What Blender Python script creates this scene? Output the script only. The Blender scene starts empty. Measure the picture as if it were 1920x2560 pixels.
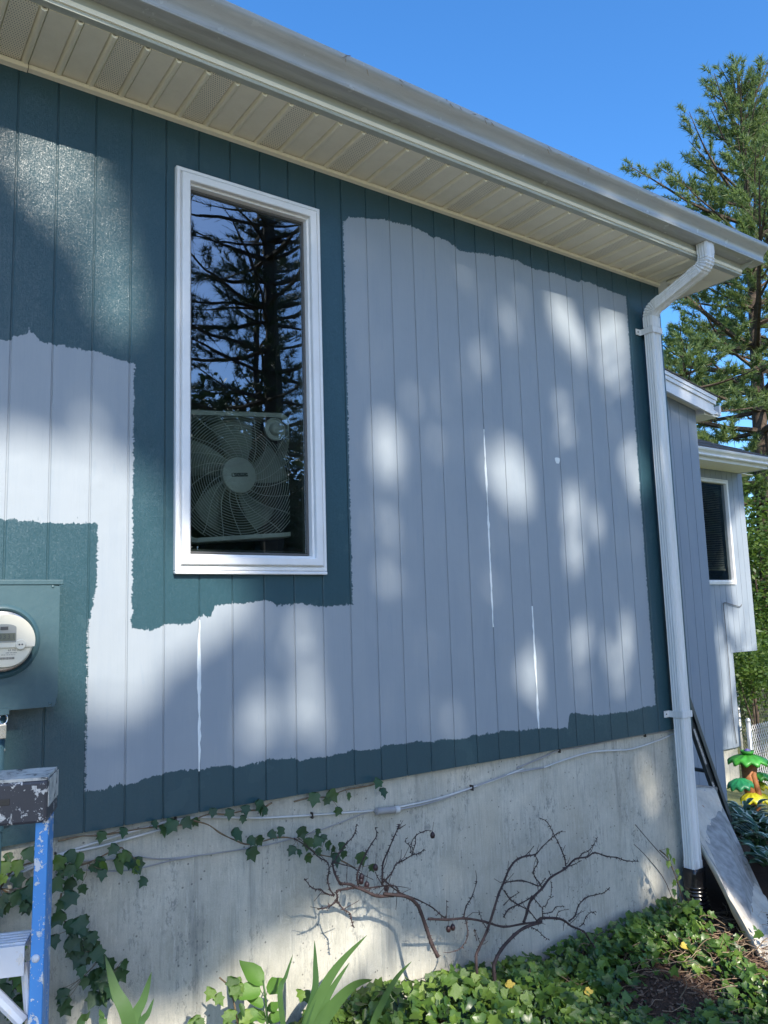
import bpy, math, random
import numpy as np
from mathutils import Vector, Matrix, Euler

# ------------------------------------------------------------------ camera, sky, sun, exposure
scene = bpy.context.scene
COL = scene.collection
cam_data = bpy.data.cameras.new('camera')
cam = bpy.data.objects.new('camera', cam_data)
COL.objects.link(cam)
scene.camera = cam
cam_data.sensor_fit = 'VERTICAL'
cam_data.sensor_height = 36.0
cam_data.lens = 27.99
cam_data.clip_start = 0.05
cam_data.clip_end = 2000.0
YAW, PITCH, ROLL = math.radians(35.375), math.radians(7.423), math.radians(-1.755)
_f = Vector((math.sin(YAW) * math.cos(PITCH), math.cos(YAW) * math.cos(PITCH), math.sin(PITCH)))
_r = Vector((math.cos(YAW), -math.sin(YAW), 0.0))
_u = _r.cross(_f)
_r2 = _r * math.cos(ROLL) + _u * math.sin(ROLL)
_u2 = _u * math.cos(ROLL) - _r * math.sin(ROLL)
cam.matrix_world = Matrix(((_r2.x, _u2.x, -_f.x, -0.7635), (_r2.y, _u2.y, -_f.y, -2.8673),
                           (_r2.z, _u2.z, -_f.z, 0.6897), (0, 0, 0, 1)))

SUN = Vector((-0.12, -1.0, 0.76))            # towards the sun
SUN_EL = math.atan2(SUN.z, math.hypot(SUN.x, SUN.y))
SUN_AZ = math.atan2(SUN.x, SUN.y)
world = bpy.data.worlds.new('World')
scene.world = world
world.use_nodes = True
wn = world.node_tree
sky = wn.nodes.new('ShaderNodeTexSky')
sky.sky_type = 'NISHITA'
sky.sun_disc = False
sky.sun_elevation = SUN_EL
sky.sun_rotation = SUN_AZ
sky.altitude = 300.0
sky.air_density = 1.0
sky.dust_density = 1.3
sky.ozone_density = 6.0
hsv = wn.nodes.new('ShaderNodeHueSaturation')       # the camera's vivid blue
hsv.inputs['Saturation'].default_value = 1.18
wn.links.new(sky.outputs['Color'], hsv.inputs['Color'])
wn.links.new(hsv.outputs['Color'], wn.nodes['Background'].inputs['Color'])
wn.nodes['Background'].inputs['Strength'].default_value = 0.15

sun_data = bpy.data.lights.new('sun', 'SUN')
sun_data.energy = 3.7
sun_data.angle = math.radians(0.53)
sun_data.color = (1.0, 0.92, 0.80)
sun = bpy.data.objects.new('sun', sun_data)
COL.objects.link(sun)
sun.rotation_euler = SUN.to_track_quat('Z', 'Y').to_euler()
sun.location = SUN * 40

vs = scene.view_settings
vs.view_transform = 'Standard'
vs.look = 'None'
vs.exposure = 1.15
vs.gamma = 1.0
vs.use_curve_mapping = False
scene.cycles.use_denoising = True
scene.cycles.max_bounces = 6
scene.cycles.diffuse_bounces = 4
scene.cycles.glossy_bounces = 3
scene.cycles.transparent_max_bounces = 12
scene.cycles.caustics_reflective = False
scene.cycles.caustics_refractive = False

rng = random.Random(7)
nrg = np.random.default_rng(7)
# ---- traced stems, cables, vines and blades, in metres (x along the wall, y out of it, z up from the siding edge)
SHRUB_A=[
 ( [(1.314, -0.22, -0.658), (1.289, -0.211, -0.606), (1.275, -0.203, -0.545), (1.261, -0.194, -0.483), (1.24, -0.186, -0.45), (1.202, -0.177, -0.417), (1.152, -0.169, -0.403), (1.103, -0.16, -0.387)] , 0.008 , 0.006 ),
 ( [(1.145, -0.16, -0.408), (1.083, -0.158, -0.397), (1.044, -0.157, -0.382), (1.013, -0.155, -0.362), (0.975, -0.153, -0.341), (0.949, -0.152, -0.325), (0.911, -0.15, -0.316)] , 0.006 , 0.005 ),
 ( [(0.911, -0.15, -0.316), (0.897, -0.143, -0.293), (0.894, -0.135, -0.275), (0.896, -0.127, -0.249), (0.904, -0.12, -0.243)] , 0.005 , 0.003 ),
 ( [(0.973, -0.15, -0.343), (0.934, -0.15, -0.34), (0.899, -0.15, -0.339), (0.891, -0.15, -0.359), (0.894, -0.15, -0.378)] , 0.005 , 0.003 ),
 ( [(0.883, -0.15, -0.352), (0.874, -0.14, -0.336), (0.87, -0.13, -0.297), (0.869, -0.12, -0.274), (0.872, -0.11, -0.239), (0.844, -0.1, -0.213), (0.808, -0.09, -0.183), (0.751, -0.08, -0.137)] , 0.003 , 0.0015 ),
 ( [(0.879, -0.15, -0.35), (0.841, -0.163, -0.337), (0.805, -0.175, -0.306), (0.765, -0.188, -0.292), (0.724, -0.2, -0.247)] , 0.003 , 0.0015 ),
 ( [(0.892, -0.15, -0.375), (0.865, -0.16, -0.378), (0.821, -0.17, -0.381), (0.789, -0.18, -0.372)] , 0.003 , 0.0015 ),
 ( [(0.894, -0.15, -0.378), (0.909, -0.163, -0.4), (0.927, -0.175, -0.416), (0.93, -0.188, -0.441), (0.933, -0.2, -0.463)] , 0.003 , 0.0015 ),
 ( [(0.989, -0.15, -0.336), (1.0, -0.142, -0.314), (1.018, -0.133, -0.281), (1.046, -0.125, -0.233), (1.082, -0.117, -0.202), (1.101, -0.108, -0.18), (1.112, -0.1, -0.154)] , 0.004 , 0.0015 ),
 ( [(0.904, -0.12, -0.243), (0.939, -0.11, -0.216), (0.966, -0.1, -0.188), (1.005, -0.09, -0.167), (1.038, -0.08, -0.132)] , 0.003 , 0.0015 ),
 ( [(1.103, -0.15, -0.359), (1.114, -0.142, -0.331), (1.13, -0.133, -0.29), (1.155, -0.125, -0.244), (1.184, -0.117, -0.207), (1.222, -0.108, -0.178), (1.226, -0.1, -0.16)] , 0.004 , 0.0018 ),
 ( [(1.228, -0.1, -0.181), (1.264, -0.1, -0.166)] , 0.002 , 0.001 ),
 ( [(1.103, -0.15, -0.353), (1.142, -0.145, -0.326), (1.18, -0.14, -0.302), (1.211, -0.135, -0.289), (1.263, -0.13, -0.279), (1.307, -0.125, -0.282), (1.334, -0.12, -0.274)] , 0.003 , 0.0012 ),
 ( [(1.267, -0.13, -0.28), (1.299, -0.12, -0.247), (1.317, -0.11, -0.218), (1.357, -0.1, -0.211)] , 0.002 , 0.0012 ),
 ( [(1.281, -0.12, -0.268), (1.264, -0.12, -0.234), (1.307, -0.12, -0.214), (1.344, -0.12, -0.204), (1.381, -0.12, -0.213)] , 0.0015 , 0.0012 ),
 ( [(1.263, -0.13, -0.276), (1.258, -0.127, -0.245), (1.248, -0.123, -0.231), (1.256, -0.12, -0.212)] , 0.002 , 0.001 ),
 ( [(0.989, -0.15, -0.34), (1.031, -0.148, -0.354), (1.085, -0.146, -0.366), (1.136, -0.144, -0.369), (1.171, -0.142, -0.384), (1.193, -0.14, -0.427)] , 0.003 , 0.002 ),
 ( [(1.111, -0.15, -0.34), (1.144, -0.15, -0.373), (1.199, -0.15, -0.411), (1.279, -0.15, -0.454), (1.337, -0.15, -0.494), (1.384, -0.15, -0.531), (1.419, -0.15, -0.553)] , 0.003 , 0.002 ),
 ( [(0.91, -0.11, -0.246), (0.955, -0.107, -0.265), (1.0, -0.105, -0.287), (1.042, -0.103, -0.316), (1.096, -0.1, -0.35)] , 0.002 , 0.001 ),
 ( [(1.106, -0.14, -0.356), (1.094, -0.135, -0.328), (1.085, -0.13, -0.315)] , 0.002 , 0.001 ),
]
SHRUB_B=[
 ( [(1.577, -0.25, -0.782), (1.595, -0.24, -0.745), (1.647, -0.23, -0.707), (1.726, -0.22, -0.674), (1.819, -0.21, -0.671), (1.915, -0.2, -0.672)] , 0.008 , 0.006 ),
 ( [(1.511, -0.22, -0.739), (1.535, -0.211, -0.694), (1.585, -0.203, -0.636), (1.637, -0.194, -0.559), (1.689, -0.185, -0.511), (1.734, -0.176, -0.471), (1.774, -0.167, -0.423), (1.84, -0.159, -0.404), (1.915, -0.15, -0.4)] , 0.006 , 0.004 ),
 ( [(1.285, -0.2, -0.513), (1.38, -0.198, -0.537), (1.48, -0.197, -0.559), (1.594, -0.195, -0.599), (1.686, -0.193, -0.64), (1.81, -0.192, -0.663), (1.925, -0.19, -0.673)] , 0.005 , 0.004 ),
 ( [(1.888, -0.2, -0.67), (1.923, -0.203, -0.663), (1.997, -0.206, -0.674), (2.054, -0.209, -0.697), (2.105, -0.211, -0.732), (2.157, -0.214, -0.766), (2.208, -0.217, -0.812), (2.231, -0.22, -0.854)] , 0.006 , 0.003 ),
 ( [(1.809, -0.2, -0.652), (1.836, -0.192, -0.617), (1.885, -0.183, -0.579), (1.956, -0.175, -0.545), (2.035, -0.167, -0.519), (2.121, -0.158, -0.496), (2.215, -0.15, -0.478), (2.292, -0.142, -0.478), (2.376, -0.133, -0.484), (2.46, -0.125, -0.514), (2.546, -0.117, -0.54), (2.621, -0.108, -0.569), (2.729, -0.1, -0.594)] , 0.006 , 0.002 ),
 ( [(2.174, -0.12, -0.502), (2.173, -0.113, -0.466), (2.159, -0.107, -0.433), (2.158, -0.1, -0.399), (2.132, -0.093, -0.368), (2.097, -0.087, -0.301), (2.062, -0.08, -0.28)] , 0.003 , 0.0015 ),
 ( [(1.908, -0.13, -0.408), (1.969, -0.124, -0.413), (2.017, -0.118, -0.393), (2.093, -0.112, -0.377), (2.119, -0.106, -0.363), (2.185, -0.1, -0.353)] , 0.003 , 0.0015 ),
 ( [(2.267, -0.12, -0.486), (2.298, -0.115, -0.473), (2.342, -0.11, -0.47), (2.4, -0.105, -0.454), (2.434, -0.1, -0.426)] , 0.0025 , 0.001 ),
 ( [(1.908, -0.13, -0.408), (1.926, -0.13, -0.393), (1.96, -0.13, -0.376)] , 0.002 , 0.001 ),
 ( [(1.976, -0.15, -0.554), (1.958, -0.148, -0.526), (1.94, -0.146, -0.504), (1.931, -0.144, -0.469), (1.963, -0.142, -0.439), (1.953, -0.14, -0.411)] , 0.003 , 0.002 ),
 ( [(1.74, -0.16, -0.482), (1.794, -0.158, -0.486), (1.864, -0.156, -0.501), (1.935, -0.154, -0.533), (1.959, -0.152, -0.533), (2.007, -0.15, -0.521)] , 0.002 , 0.002 ),
 ( [(1.701, -0.2, -0.493), (1.739, -0.2, -0.536), (1.783, -0.2, -0.574), (1.828, -0.2, -0.602), (1.873, -0.2, -0.652), (1.888, -0.2, -0.67)] , 0.003 , 0.002 ),
 ( [(1.697, -0.2, -0.552), (1.744, -0.2, -0.534), (1.787, -0.2, -0.525)] , 0.002 , 0.001 ),
 ( [(1.693, -0.2, -0.604), (1.731, -0.195, -0.578), (1.793, -0.19, -0.569), (1.851, -0.185, -0.568), (1.884, -0.18, -0.562)] , 0.003 , 0.002 ),
 ( [(2.085, -0.2, -0.709), (2.131, -0.192, -0.691), (2.184, -0.183, -0.668), (2.237, -0.175, -0.647), (2.308, -0.167, -0.649), (2.385, -0.158, -0.66), (2.438, -0.15, -0.653)] , 0.003 , 0.0015 ),
 ( [(2.163, -0.2, -0.749), (2.187, -0.2, -0.74), (2.213, -0.2, -0.719), (2.256, -0.2, -0.71), (2.273, -0.2, -0.722)] , 0.002 , 0.001 ),
 ( [(2.25, -0.2, -0.712), (2.275, -0.2, -0.707)] , 0.0015 , 0.001 ),
 ( [(1.928, -0.2, -0.639), (1.988, -0.2, -0.646), (2.017, -0.2, -0.637), (2.062, -0.2, -0.642)] , 0.002 , 0.001 ),
 ( [(1.921, -0.2, -0.656), (1.919, -0.2, -0.612), (1.941, -0.2, -0.61), (1.96, -0.2, -0.588), (1.999, -0.2, -0.585)] , 0.002 , 0.001 ),
 ( [(1.919, -0.2, -0.612), (1.889, -0.195, -0.577), (1.874, -0.19, -0.557)] , 0.002 , 0.0015 ),
 ( [(2.008, -0.2, -0.678), (2.033, -0.2, -0.656), (2.09, -0.2, -0.657)] , 0.0015 , 0.001 ),
 ( [(1.855, -0.2, -0.68), (1.882, -0.213, -0.697), (1.909, -0.227, -0.725), (1.921, -0.24, -0.74)] , 0.002 , 0.001 ),
 ( [(2.019, -0.17, -0.53), (2.023, -0.17, -0.553), (2.007, -0.17, -0.569), (2.008, -0.17, -0.595)] , 0.0015 , 0.001 ),
 ( [(1.471, -0.2, -0.556), (1.497, -0.193, -0.518), (1.537, -0.187, -0.492), (1.566, -0.18, -0.435)] , 0.003 , 0.0012 ),
 ( [(1.477, -0.2, -0.557), (1.471, -0.21, -0.616), (1.442, -0.22, -0.65), (1.39, -0.23, -0.656)] , 0.003 , 0.0012 ),
 ( [(1.379, -0.2, -0.535), (1.375, -0.2, -0.498), (1.38, -0.2, -0.468)] , 0.0015 , 0.001 ),
 ( [(2.228, -0.22, -0.816), (2.292, -0.213, -0.803), (2.362, -0.207, -0.81), (2.421, -0.2, -0.8)] , 0.002 , 0.001 ),
 ( [(1.592, -0.21, -0.627), (1.56, -0.205, -0.584), (1.552, -0.2, -0.542)] , 0.002 , 0.001 ),
 ( [(1.742, -0.16, -0.486), (1.798, -0.16, -0.488), (1.882, -0.16, -0.51), (1.938, -0.16, -0.536)] , 0.002 , 0.001 ),
 ( [(1.517, -0.22, -0.642), (1.513, -0.22, -0.605), (1.535, -0.22, -0.66)] , 0.0015 , 0.001 ),
 ( [(2.145, -0.13, -0.504), (2.21, -0.125, -0.51), (2.284, -0.12, -0.501)] , 0.0025 , 0.001 ),
 ( [(2.021, -0.16, -0.491), (2.041, -0.15, -0.517)] , 0.0015 , 0.001 ),
]
STEMS_C=[
 ( [(2.789, -0.05, -0.435), (2.951, -0.053, -0.592), (3.037, -0.057, -0.673), (3.083, -0.06, -0.753)] , 0.0018 , 0.0025 ),
 ( [(2.768, -0.05, -0.53), (2.867, -0.055, -0.617), (3.0, -0.06, -0.771)] , 0.0015 , 0.002 ),
]
HIPS= [(1.013, -0.14, -0.314), (1.01, -0.14, -0.328), (1.036, -0.14, -0.348), (1.079, -0.14, -0.292), (1.128, -0.14, -0.38), (1.37, -0.14, -0.221), (1.435, -0.14, -0.605), (1.459, -0.14, -0.604)]
CABLES= [[(-0.252, 0.012, -0.099), (-0.185, 0.012, -0.085), (-0.086, 0.012, -0.062), (0.062, 0.012, -0.042), (0.222, 0.012, -0.024), (0.323, 0.012, -0.016), (0.446, 0.012, -0.027), (0.662, 0.012, -0.065), (0.886, 0.012, -0.091), (1.05, 0.012, -0.108), (1.187, 0.012, -0.122)], [(-0.252, 0.012, -0.113), (-0.079, 0.012, -0.066), (0.07, 0.012, -0.057), (0.23, 0.012, -0.043), (0.323, 0.012, -0.035), (0.349, 0.012, -0.015)], [(1.306, 0.012, -0.126), (1.51, 0.012, -0.123), (1.728, 0.012, -0.105), (1.904, 0.012, -0.085), (2.058, 0.012, -0.064)], [(2.027, 0.012, -0.057), (2.187, 0.012, -0.032), (2.322, 0.012, -0.009), (2.494, 0.012, -0.012), (2.752, 0.012, -0.006), (3.008, 0.012, -0.006), (3.286, 0.012, -0.014)], [(2.2, 0.012, -0.079), (2.386, 0.012, -0.057), (2.563, 0.012, -0.047), (2.747, 0.012, -0.06), (2.881, 0.012, -0.069), (3.106, 0.012, -0.052), (3.284, 0.012, -0.027)], [(1.306, 0.012, -0.135), (1.483, 0.012, -0.134), (1.658, 0.012, -0.115), (1.829, 0.012, -0.093), (1.995, 0.012, -0.076), (2.2, 0.012, -0.077)], [(-0.115, 0.012, -0.081), (-0.079, 0.012, -0.083), (0.063, 0.012, -0.104), (0.182, 0.012, -0.115), (0.272, 0.012, -0.141), (0.41, 0.012, -0.155), (0.575, 0.012, -0.165), (0.73, 0.012, -0.168), (0.938, 0.012, -0.153), (1.117, 0.012, -0.128), (1.211, 0.012, -0.12)], [(-0.078, 0.012, -0.099), (0.064, 0.012, -0.14), (0.174, 0.012, -0.156), (0.306, 0.012, -0.152), (0.41, 0.012, -0.155)]]
CONN = [(1.183, 0.005, -0.122), (1.303, 0.005, -0.133)]
VINES=[
 ( [(-0.257, -0.02, -0.118), (-0.219, -0.02, -0.071), (-0.136, -0.02, -0.059), (-0.05, -0.02, -0.09), (0.009, -0.02, -0.094), (0.1, -0.02, -0.067), (0.123, -0.02, -0.067)] , [(-0.243, -0.04, -0.034), (-0.19, -0.04, -0.027), (-0.216, -0.04, -0.06), (-0.069, -0.04, -0.103), (0.011, -0.04, -0.119), (0.041, -0.04, -0.11), (0.094, -0.04, -0.069), (0.157, -0.04, -0.126), (-0.043, -0.04, -0.151), (-0.18, -0.04, -0.123), (-0.24, -0.04, -0.151), (-0.2, -0.04, -0.153), (-0.221, -0.04, -0.1), (-0.063, -0.04, -0.061), (-0.023, -0.04, -0.065), (0.153, -0.04, -0.151), (0.118, -0.04, -0.103), (0.094, -0.04, -0.106), (-0.186, -0.04, -0.184), (-0.079, -0.04, -0.115), (-0.246, -0.04, -0.177)] ),
 ( [(-0.083, 0.0, -0.012), (-0.01, 0.0, -0.01), (0.059, 0.0, -0.018), (0.218, 0.0, -0.021), (0.301, 0.0, -0.029), (0.353, 0.0, -0.03), (0.441, 0.0, -0.012), (0.514, 0.0, -0.024), (0.58, 0.0, -0.022), (0.647, 0.0, -0.028), (0.701, 0.0, -0.011)] , [(0.049, -0.02, -0.02), (0.123, -0.02, -0.022), (0.227, -0.02, -0.017), (0.26, -0.02, -0.038), (0.298, -0.02, -0.025), (0.336, -0.02, -0.024), (0.371, -0.02, -0.033), (0.451, -0.02, -0.01), (0.51, -0.02, -0.02), (0.57, -0.02, -0.017), (0.57, -0.02, -0.054), (0.627, -0.02, -0.009), (0.642, -0.02, -0.037), (0.656, -0.02, -0.035)] ),
 ( [(0.367, -0.03, -0.015), (0.428, -0.03, -0.041), (0.473, -0.03, -0.077), (0.528, -0.03, -0.111), (0.593, -0.03, -0.139), (0.708, -0.03, -0.135), (0.788, -0.03, -0.158), (0.88, -0.03, -0.226), (0.964, -0.03, -0.259), (1.05, -0.03, -0.311)] , [(0.514, -0.05, -0.092), (0.569, -0.05, -0.127), (0.583, -0.05, -0.168), (0.611, -0.05, -0.134), (0.659, -0.05, -0.122), (0.708, -0.05, -0.114), (0.788, -0.05, -0.128), (0.756, -0.05, -0.19), (0.781, -0.05, -0.207), (0.823, -0.05, -0.173), (0.821, -0.05, -0.236), (0.858, -0.05, -0.218), (0.874, -0.05, -0.178), (0.9, -0.05, -0.2), (0.942, -0.05, -0.225), (0.974, -0.05, -0.218), (0.984, -0.05, -0.25), (1.055, -0.05, -0.272), (1.115, -0.05, -0.329), (0.895, -0.05, -0.173), (0.941, -0.05, -0.255), (0.864, -0.05, -0.146)] ),
 ( [(-0.081, -0.05, -0.162), (-0.082, -0.05, -0.218), (-0.054, -0.05, -0.281), (-0.024, -0.05, -0.352), (-0.03, -0.05, -0.392), (-0.008, -0.05, -0.433), (0.037, -0.05, -0.473), (0.097, -0.05, -0.522)] , [(-0.087, -0.07, -0.198), (-0.084, -0.07, -0.233), (-0.073, -0.07, -0.264), (-0.037, -0.07, -0.265), (-0.027, -0.07, -0.268), (-0.058, -0.07, -0.288), (-0.03, -0.07, -0.295), (-0.008, -0.07, -0.311), (-0.014, -0.07, -0.355), (-0.065, -0.07, -0.315), (-0.043, -0.07, -0.341), (0.015, -0.07, -0.348), (-0.021, -0.07, -0.364), (0.001, -0.07, -0.387), (0.037, -0.07, -0.403), (0.007, -0.07, -0.36), (0.016, -0.07, -0.436), (0.038, -0.07, -0.46), (0.02, -0.07, -0.462), (0.09, -0.07, -0.445), (0.098, -0.07, -0.469), (0.034, -0.07, -0.431), (-0.076, -0.07, -0.463), (-0.068, -0.07, -0.485), (0.068, -0.07, -0.489)] ),
 ( [(0.797, 0.0, -0.022), (0.881, 0.0, -0.017), (0.956, 0.0, -0.028), (1.033, 0.0, -0.012), (1.159, 0.0, -0.012), (1.207, 0.0, -0.005)] , [(0.869, -0.02, -0.016), (0.944, -0.02, -0.023), (1.026, -0.02, -0.04), (0.985, -0.02, -0.09), (1.192, -0.02, -0.046), (1.181, -0.02, -0.007), (0.938, -0.02, -0.044)] ),
 ( [(-0.247, -0.06, -0.273), (-0.232, -0.06, -0.337), (-0.217, -0.06, -0.407), (-0.242, -0.06, -0.433)] , [(-0.237, -0.08, -0.276), (-0.227, -0.08, -0.298), (-0.242, -0.08, -0.314), (-0.229, -0.08, -0.331), (-0.216, -0.08, -0.341), (-0.24, -0.08, -0.401), (-0.23, -0.08, -0.423), (-0.219, -0.08, -0.446), (-0.202, -0.08, -0.358), (-0.188, -0.08, -0.388), (-0.207, -0.08, -0.41), (-0.193, -0.08, -0.44), (-0.219, -0.08, -0.472), (-0.186, -0.08, -0.482), (-0.174, -0.08, -0.419)] ),
 ( [(2.855, -0.14, -0.556), (2.918, -0.14, -0.603), (2.95, -0.14, -0.661), (2.974, -0.14, -0.712), (3.002, -0.14, -0.798), (2.936, -0.14, -0.852)] , [(2.875, -0.16, -0.567), (2.897, -0.16, -0.594), (2.917, -0.16, -0.621), (2.886, -0.16, -0.632), (3.009, -0.16, -0.679), (2.948, -0.16, -0.685), (2.913, -0.16, -0.729), (2.974, -0.16, -0.718), (3.021, -0.16, -0.745), (2.958, -0.16, -0.761), (2.898, -0.16, -0.771), (2.993, -0.16, -0.803), (2.874, -0.16, -0.811), (2.94, -0.16, -0.826), (3.007, -0.16, -0.852), (3.05, -0.16, -0.827), (3.12, -0.16, -0.772), (3.177, -0.16, -0.783), (3.104, -0.16, -0.733), (3.155, -0.16, -0.82), (2.906, -0.16, -0.863), (2.973, -0.16, -0.878)] ),
]
IRIS= [[(0.057, -0.32, -0.504), (0.023, -0.29, -0.402), (-0.0, -0.26, -0.31)], [(0.057, -0.32, -0.524), (0.108, -0.29, -0.452), (0.143, -0.26, -0.391)], [(0.085, -0.32, -0.532), (0.123, -0.29, -0.496), (0.151, -0.26, -0.471)], [(0.078, -0.32, -0.53), (0.094, -0.29, -0.488), (0.104, -0.26, -0.468)], [(-0.087, -0.32, -0.468), (-0.06, -0.29, -0.455), (-0.042, -0.26, -0.452)], [(-0.24, -0.32, -0.422), (-0.218, -0.29, -0.36), (-0.201, -0.26, -0.313)], [(0.559, -0.32, -0.558), (0.598, -0.29, -0.516), (0.642, -0.26, -0.466)], [(0.645, -0.32, -0.702), (0.704, -0.3, -0.587), (0.719, -0.28, -0.506), (0.729, -0.26, -0.442)], [(0.654, -0.32, -0.705), (0.741, -0.3, -0.589), (0.832, -0.28, -0.528), (0.952, -0.26, -0.478)], [(0.68, -0.32, -0.713), (0.765, -0.29, -0.622), (0.873, -0.26, -0.553)], [(0.698, -0.32, -0.719), (0.777, -0.3, -0.66), (0.878, -0.28, -0.626), (0.972, -0.26, -0.638)], [(0.915, -0.32, -0.784), (0.993, -0.3, -0.698), (1.072, -0.28, -0.646), (1.153, -0.26, -0.621)], [(-0.018, -0.32, -0.495), (-0.017, -0.29, -0.462), (-0.015, -0.26, -0.454)]]
BROAD= [(0.542, -0.2, -0.531), (0.507, -0.2, -0.559), (0.6, -0.2, -0.569), (0.431, -0.2, -0.501), (0.541, -0.2, -0.613), (0.603, -0.2, -0.63), (0.603, -0.2, -0.668), (0.447, -0.2, -0.55), (0.464, -0.2, -0.54), (0.439, -0.2, -0.576), (0.472, -0.2, -0.63), (0.549, -0.2, -0.667), (0.705, -0.2, -0.613), (0.364, -0.2, -0.505), (0.292, -0.2, -0.588), (0.413, -0.2, -0.631)]
BROAD_BASE = (0.575, -0.2, -0.727)
# ------------------------------------------------------------------ helpers: materials
class G:
    """small wrapper to write procedural node materials"""
    def __init__(s, name, rough=0.5, spec=0.5):
        s.m = bpy.data.materials.new(name)
        s.m.use_nodes = True
        s.t = s.m.node_tree
        s.b = s.t.nodes['Principled BSDF']
        s.b.inputs['Roughness'].default_value = rough
        s.b.inputs['Specular IOR Level'].default_value = spec
        s._geo = s._tc = None
    def new(s, ty): return s.t.nodes.new(ty)
    def put(s, inp, v):
        if v is None: return
        if hasattr(v, 'links') or isinstance(v, bpy.types.NodeSocket): s.t.links.new(v, inp)
        else:
            try: inp.default_value = v
            except Exception: inp.default_value = (*v, 1.0)
    @property
    def pos(s):
        if not s._geo: s._geo = s.new('ShaderNodeNewGeometry')
        return s._geo.outputs['Position']
    @property
    def island(s):
        s.pos
        return s._geo.outputs['Random Per Island']
    @property
    def obj(s):
        if not s._tc: s._tc = s.new('ShaderNodeTexCoord')
        return s._tc.outputs['Object']
    @property
    def rnd(s): return s.new('ShaderNodeObjectInfo').outputs['Random']
    def math(s, op, a, b=None, c=None, clamp=False):
        n = s.new('ShaderNodeMath'); n.operation = op; n.use_clamp = clamp
        s.put(n.inputs[0], a)
        if b is not None: s.put(n.inputs[1], b)
        if c is not None: s.put(n.inputs[2], c)
        return n.outputs[0]
    def sep(s, v):
        n = s.new('ShaderNodeSeparateXYZ'); s.put(n.inputs[0], v); return n.outputs
    def comb(s, x, y, z):
        n = s.new('ShaderNodeCombineXYZ')
        for i, v in enumerate((x, y, z)): s.put(n.inputs[i], v)
        return n.outputs[0]
    def scale(s, v, k):
        n = s.new('ShaderNodeMapping'); s.put(n.inputs[0], v); n.inputs['Scale'].default_value = k; return n.outputs[0]
    def noise(s, v, scale, detail=3.0, rough=0.5, dist=0.0):
        n = s.new('ShaderNodeTexNoise'); s.put(n.inputs['Vector'], v); n.inputs['Scale'].default_value = scale
        n.inputs['Detail'].default_value = detail; n.inputs['Roughness'].default_value = rough
        n.inputs['Distortion'].default_value = dist
        return n.outputs['Fac']
    def vor(s, v, scale, feature='F1'):
        n = s.new('ShaderNodeTexVoronoi'); s.put(n.inputs['Vector'], v); n.inputs['Scale'].default_value = scale
        n.feature = feature
        return n.outputs['Distance']
    def ramp(s, fac, stops, interp='LINEAR'):
        n = s.new('ShaderNodeValToRGB'); cr = n.color_ramp; cr.interpolation = interp
        s.put(n.inputs[0], fac)
        while len(cr.elements) < len(stops): cr.elements.new(1.0)
        for e, (p, c) in zip(cr.elements, sorted(stops, key=lambda q: q[0])):
            e.position = min(1, max(0, p))
            e.color = (c, c, c, 1) if not hasattr(c, '__len__') else (*c, 1)
        return n.outputs['Color']
    def mix(s, fac, a, b, mode='MIX'):
        n = s.new('ShaderNodeMix'); n.data_type = 'RGBA'; n.blend_type = mode
        s.put(n.inputs['Factor'], fac)
        for k, v in ((6, a), (7, b)):
            if isinstance(v, (tuple, list)): n.inputs[k].default_value = (*v, 1) if len(v) == 3 else v
            else: s.put(n.inputs[k], v)
        return n.outputs[2]
    def bump(s, h, strength=0.3, dist=0.01, normal=None):
        n = s.new('ShaderNodeBump'); n.inputs['Strength'].default_value = strength
        n.inputs['Distance'].default_value = dist; s.put(n.inputs['Height'], h)
        if normal is not None: s.put(n.inputs['Normal'], normal)
        return n.outputs[0]
    def color(s, v):
        if isinstance(v, (tuple, list)): s.b.inputs['Base Color'].default_value = (*v, 1)
        else: s.put(s.b.inputs['Base Color'], v)
        return s
    def rough(s, v): s.put(s.b.inputs['Roughness'], v); return s
    def normal(s, v): s.put(s.b.inputs['Normal'], v); return s
    def metal(s, v): s.b.inputs['Metallic'].default_value = v; return s

def plain(name, col, rough=0.5, spec=0.5, metal=0.0, var=0.12, nscale=9.0, bump=0.0, bscale=60.0):
    g = G(name, rough, spec)
    n = g.noise(g.obj, nscale, 5)
    lo = tuple(c * (1 - var) for c in col); hi = tuple(min(1, c * (1 + var)) for c in col)
    g.color(g.ramp(n, [(0.3, lo), (0.7, hi)])).metal(metal)
    if bump: g.normal(g.bump(g.noise(g.obj, bscale, 3), bump, 0.002))
    return g.m

def leaf_mat(name, cols, rough=0.4, trans=0.3, by='island', tcol=None, spec=0.4, vein=False):
    g = G(name, rough, spec)
    r = g.island if by == 'island' else g.rnd
    n = len(cols)
    c = g.ramp(r, [(i / (n - 1), k) for i, k in enumerate(cols)])
    c = g.mix(g.math('MULTIPLY', g.noise(g.pos, 25, 3), 0.45), c, tuple(k * 0.55 for k in cols[0]))
    g.color(c)
    if vein: g.normal(g.bump(g.noise(g.obj, 60, 3), 0.35, 0.003))
    if trans > 0:
        tr = g.new('ShaderNodeBsdfTranslucent'); g.put(tr.inputs[0], g.mix(0.5, c, tcol or (0.25, 0.4, 0.04)))
        mx = g.new('ShaderNodeMixShader'); mx.inputs[0].default_value = trans
        g.t.links.new(g.b.outputs[0], mx.inputs[1]); g.t.links.new(tr.outputs[0], mx.inputs[2])
        out = g.t.nodes['Material Output']; g.t.links.new(mx.outputs[0], out.inputs[0])
    return g.m

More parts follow.
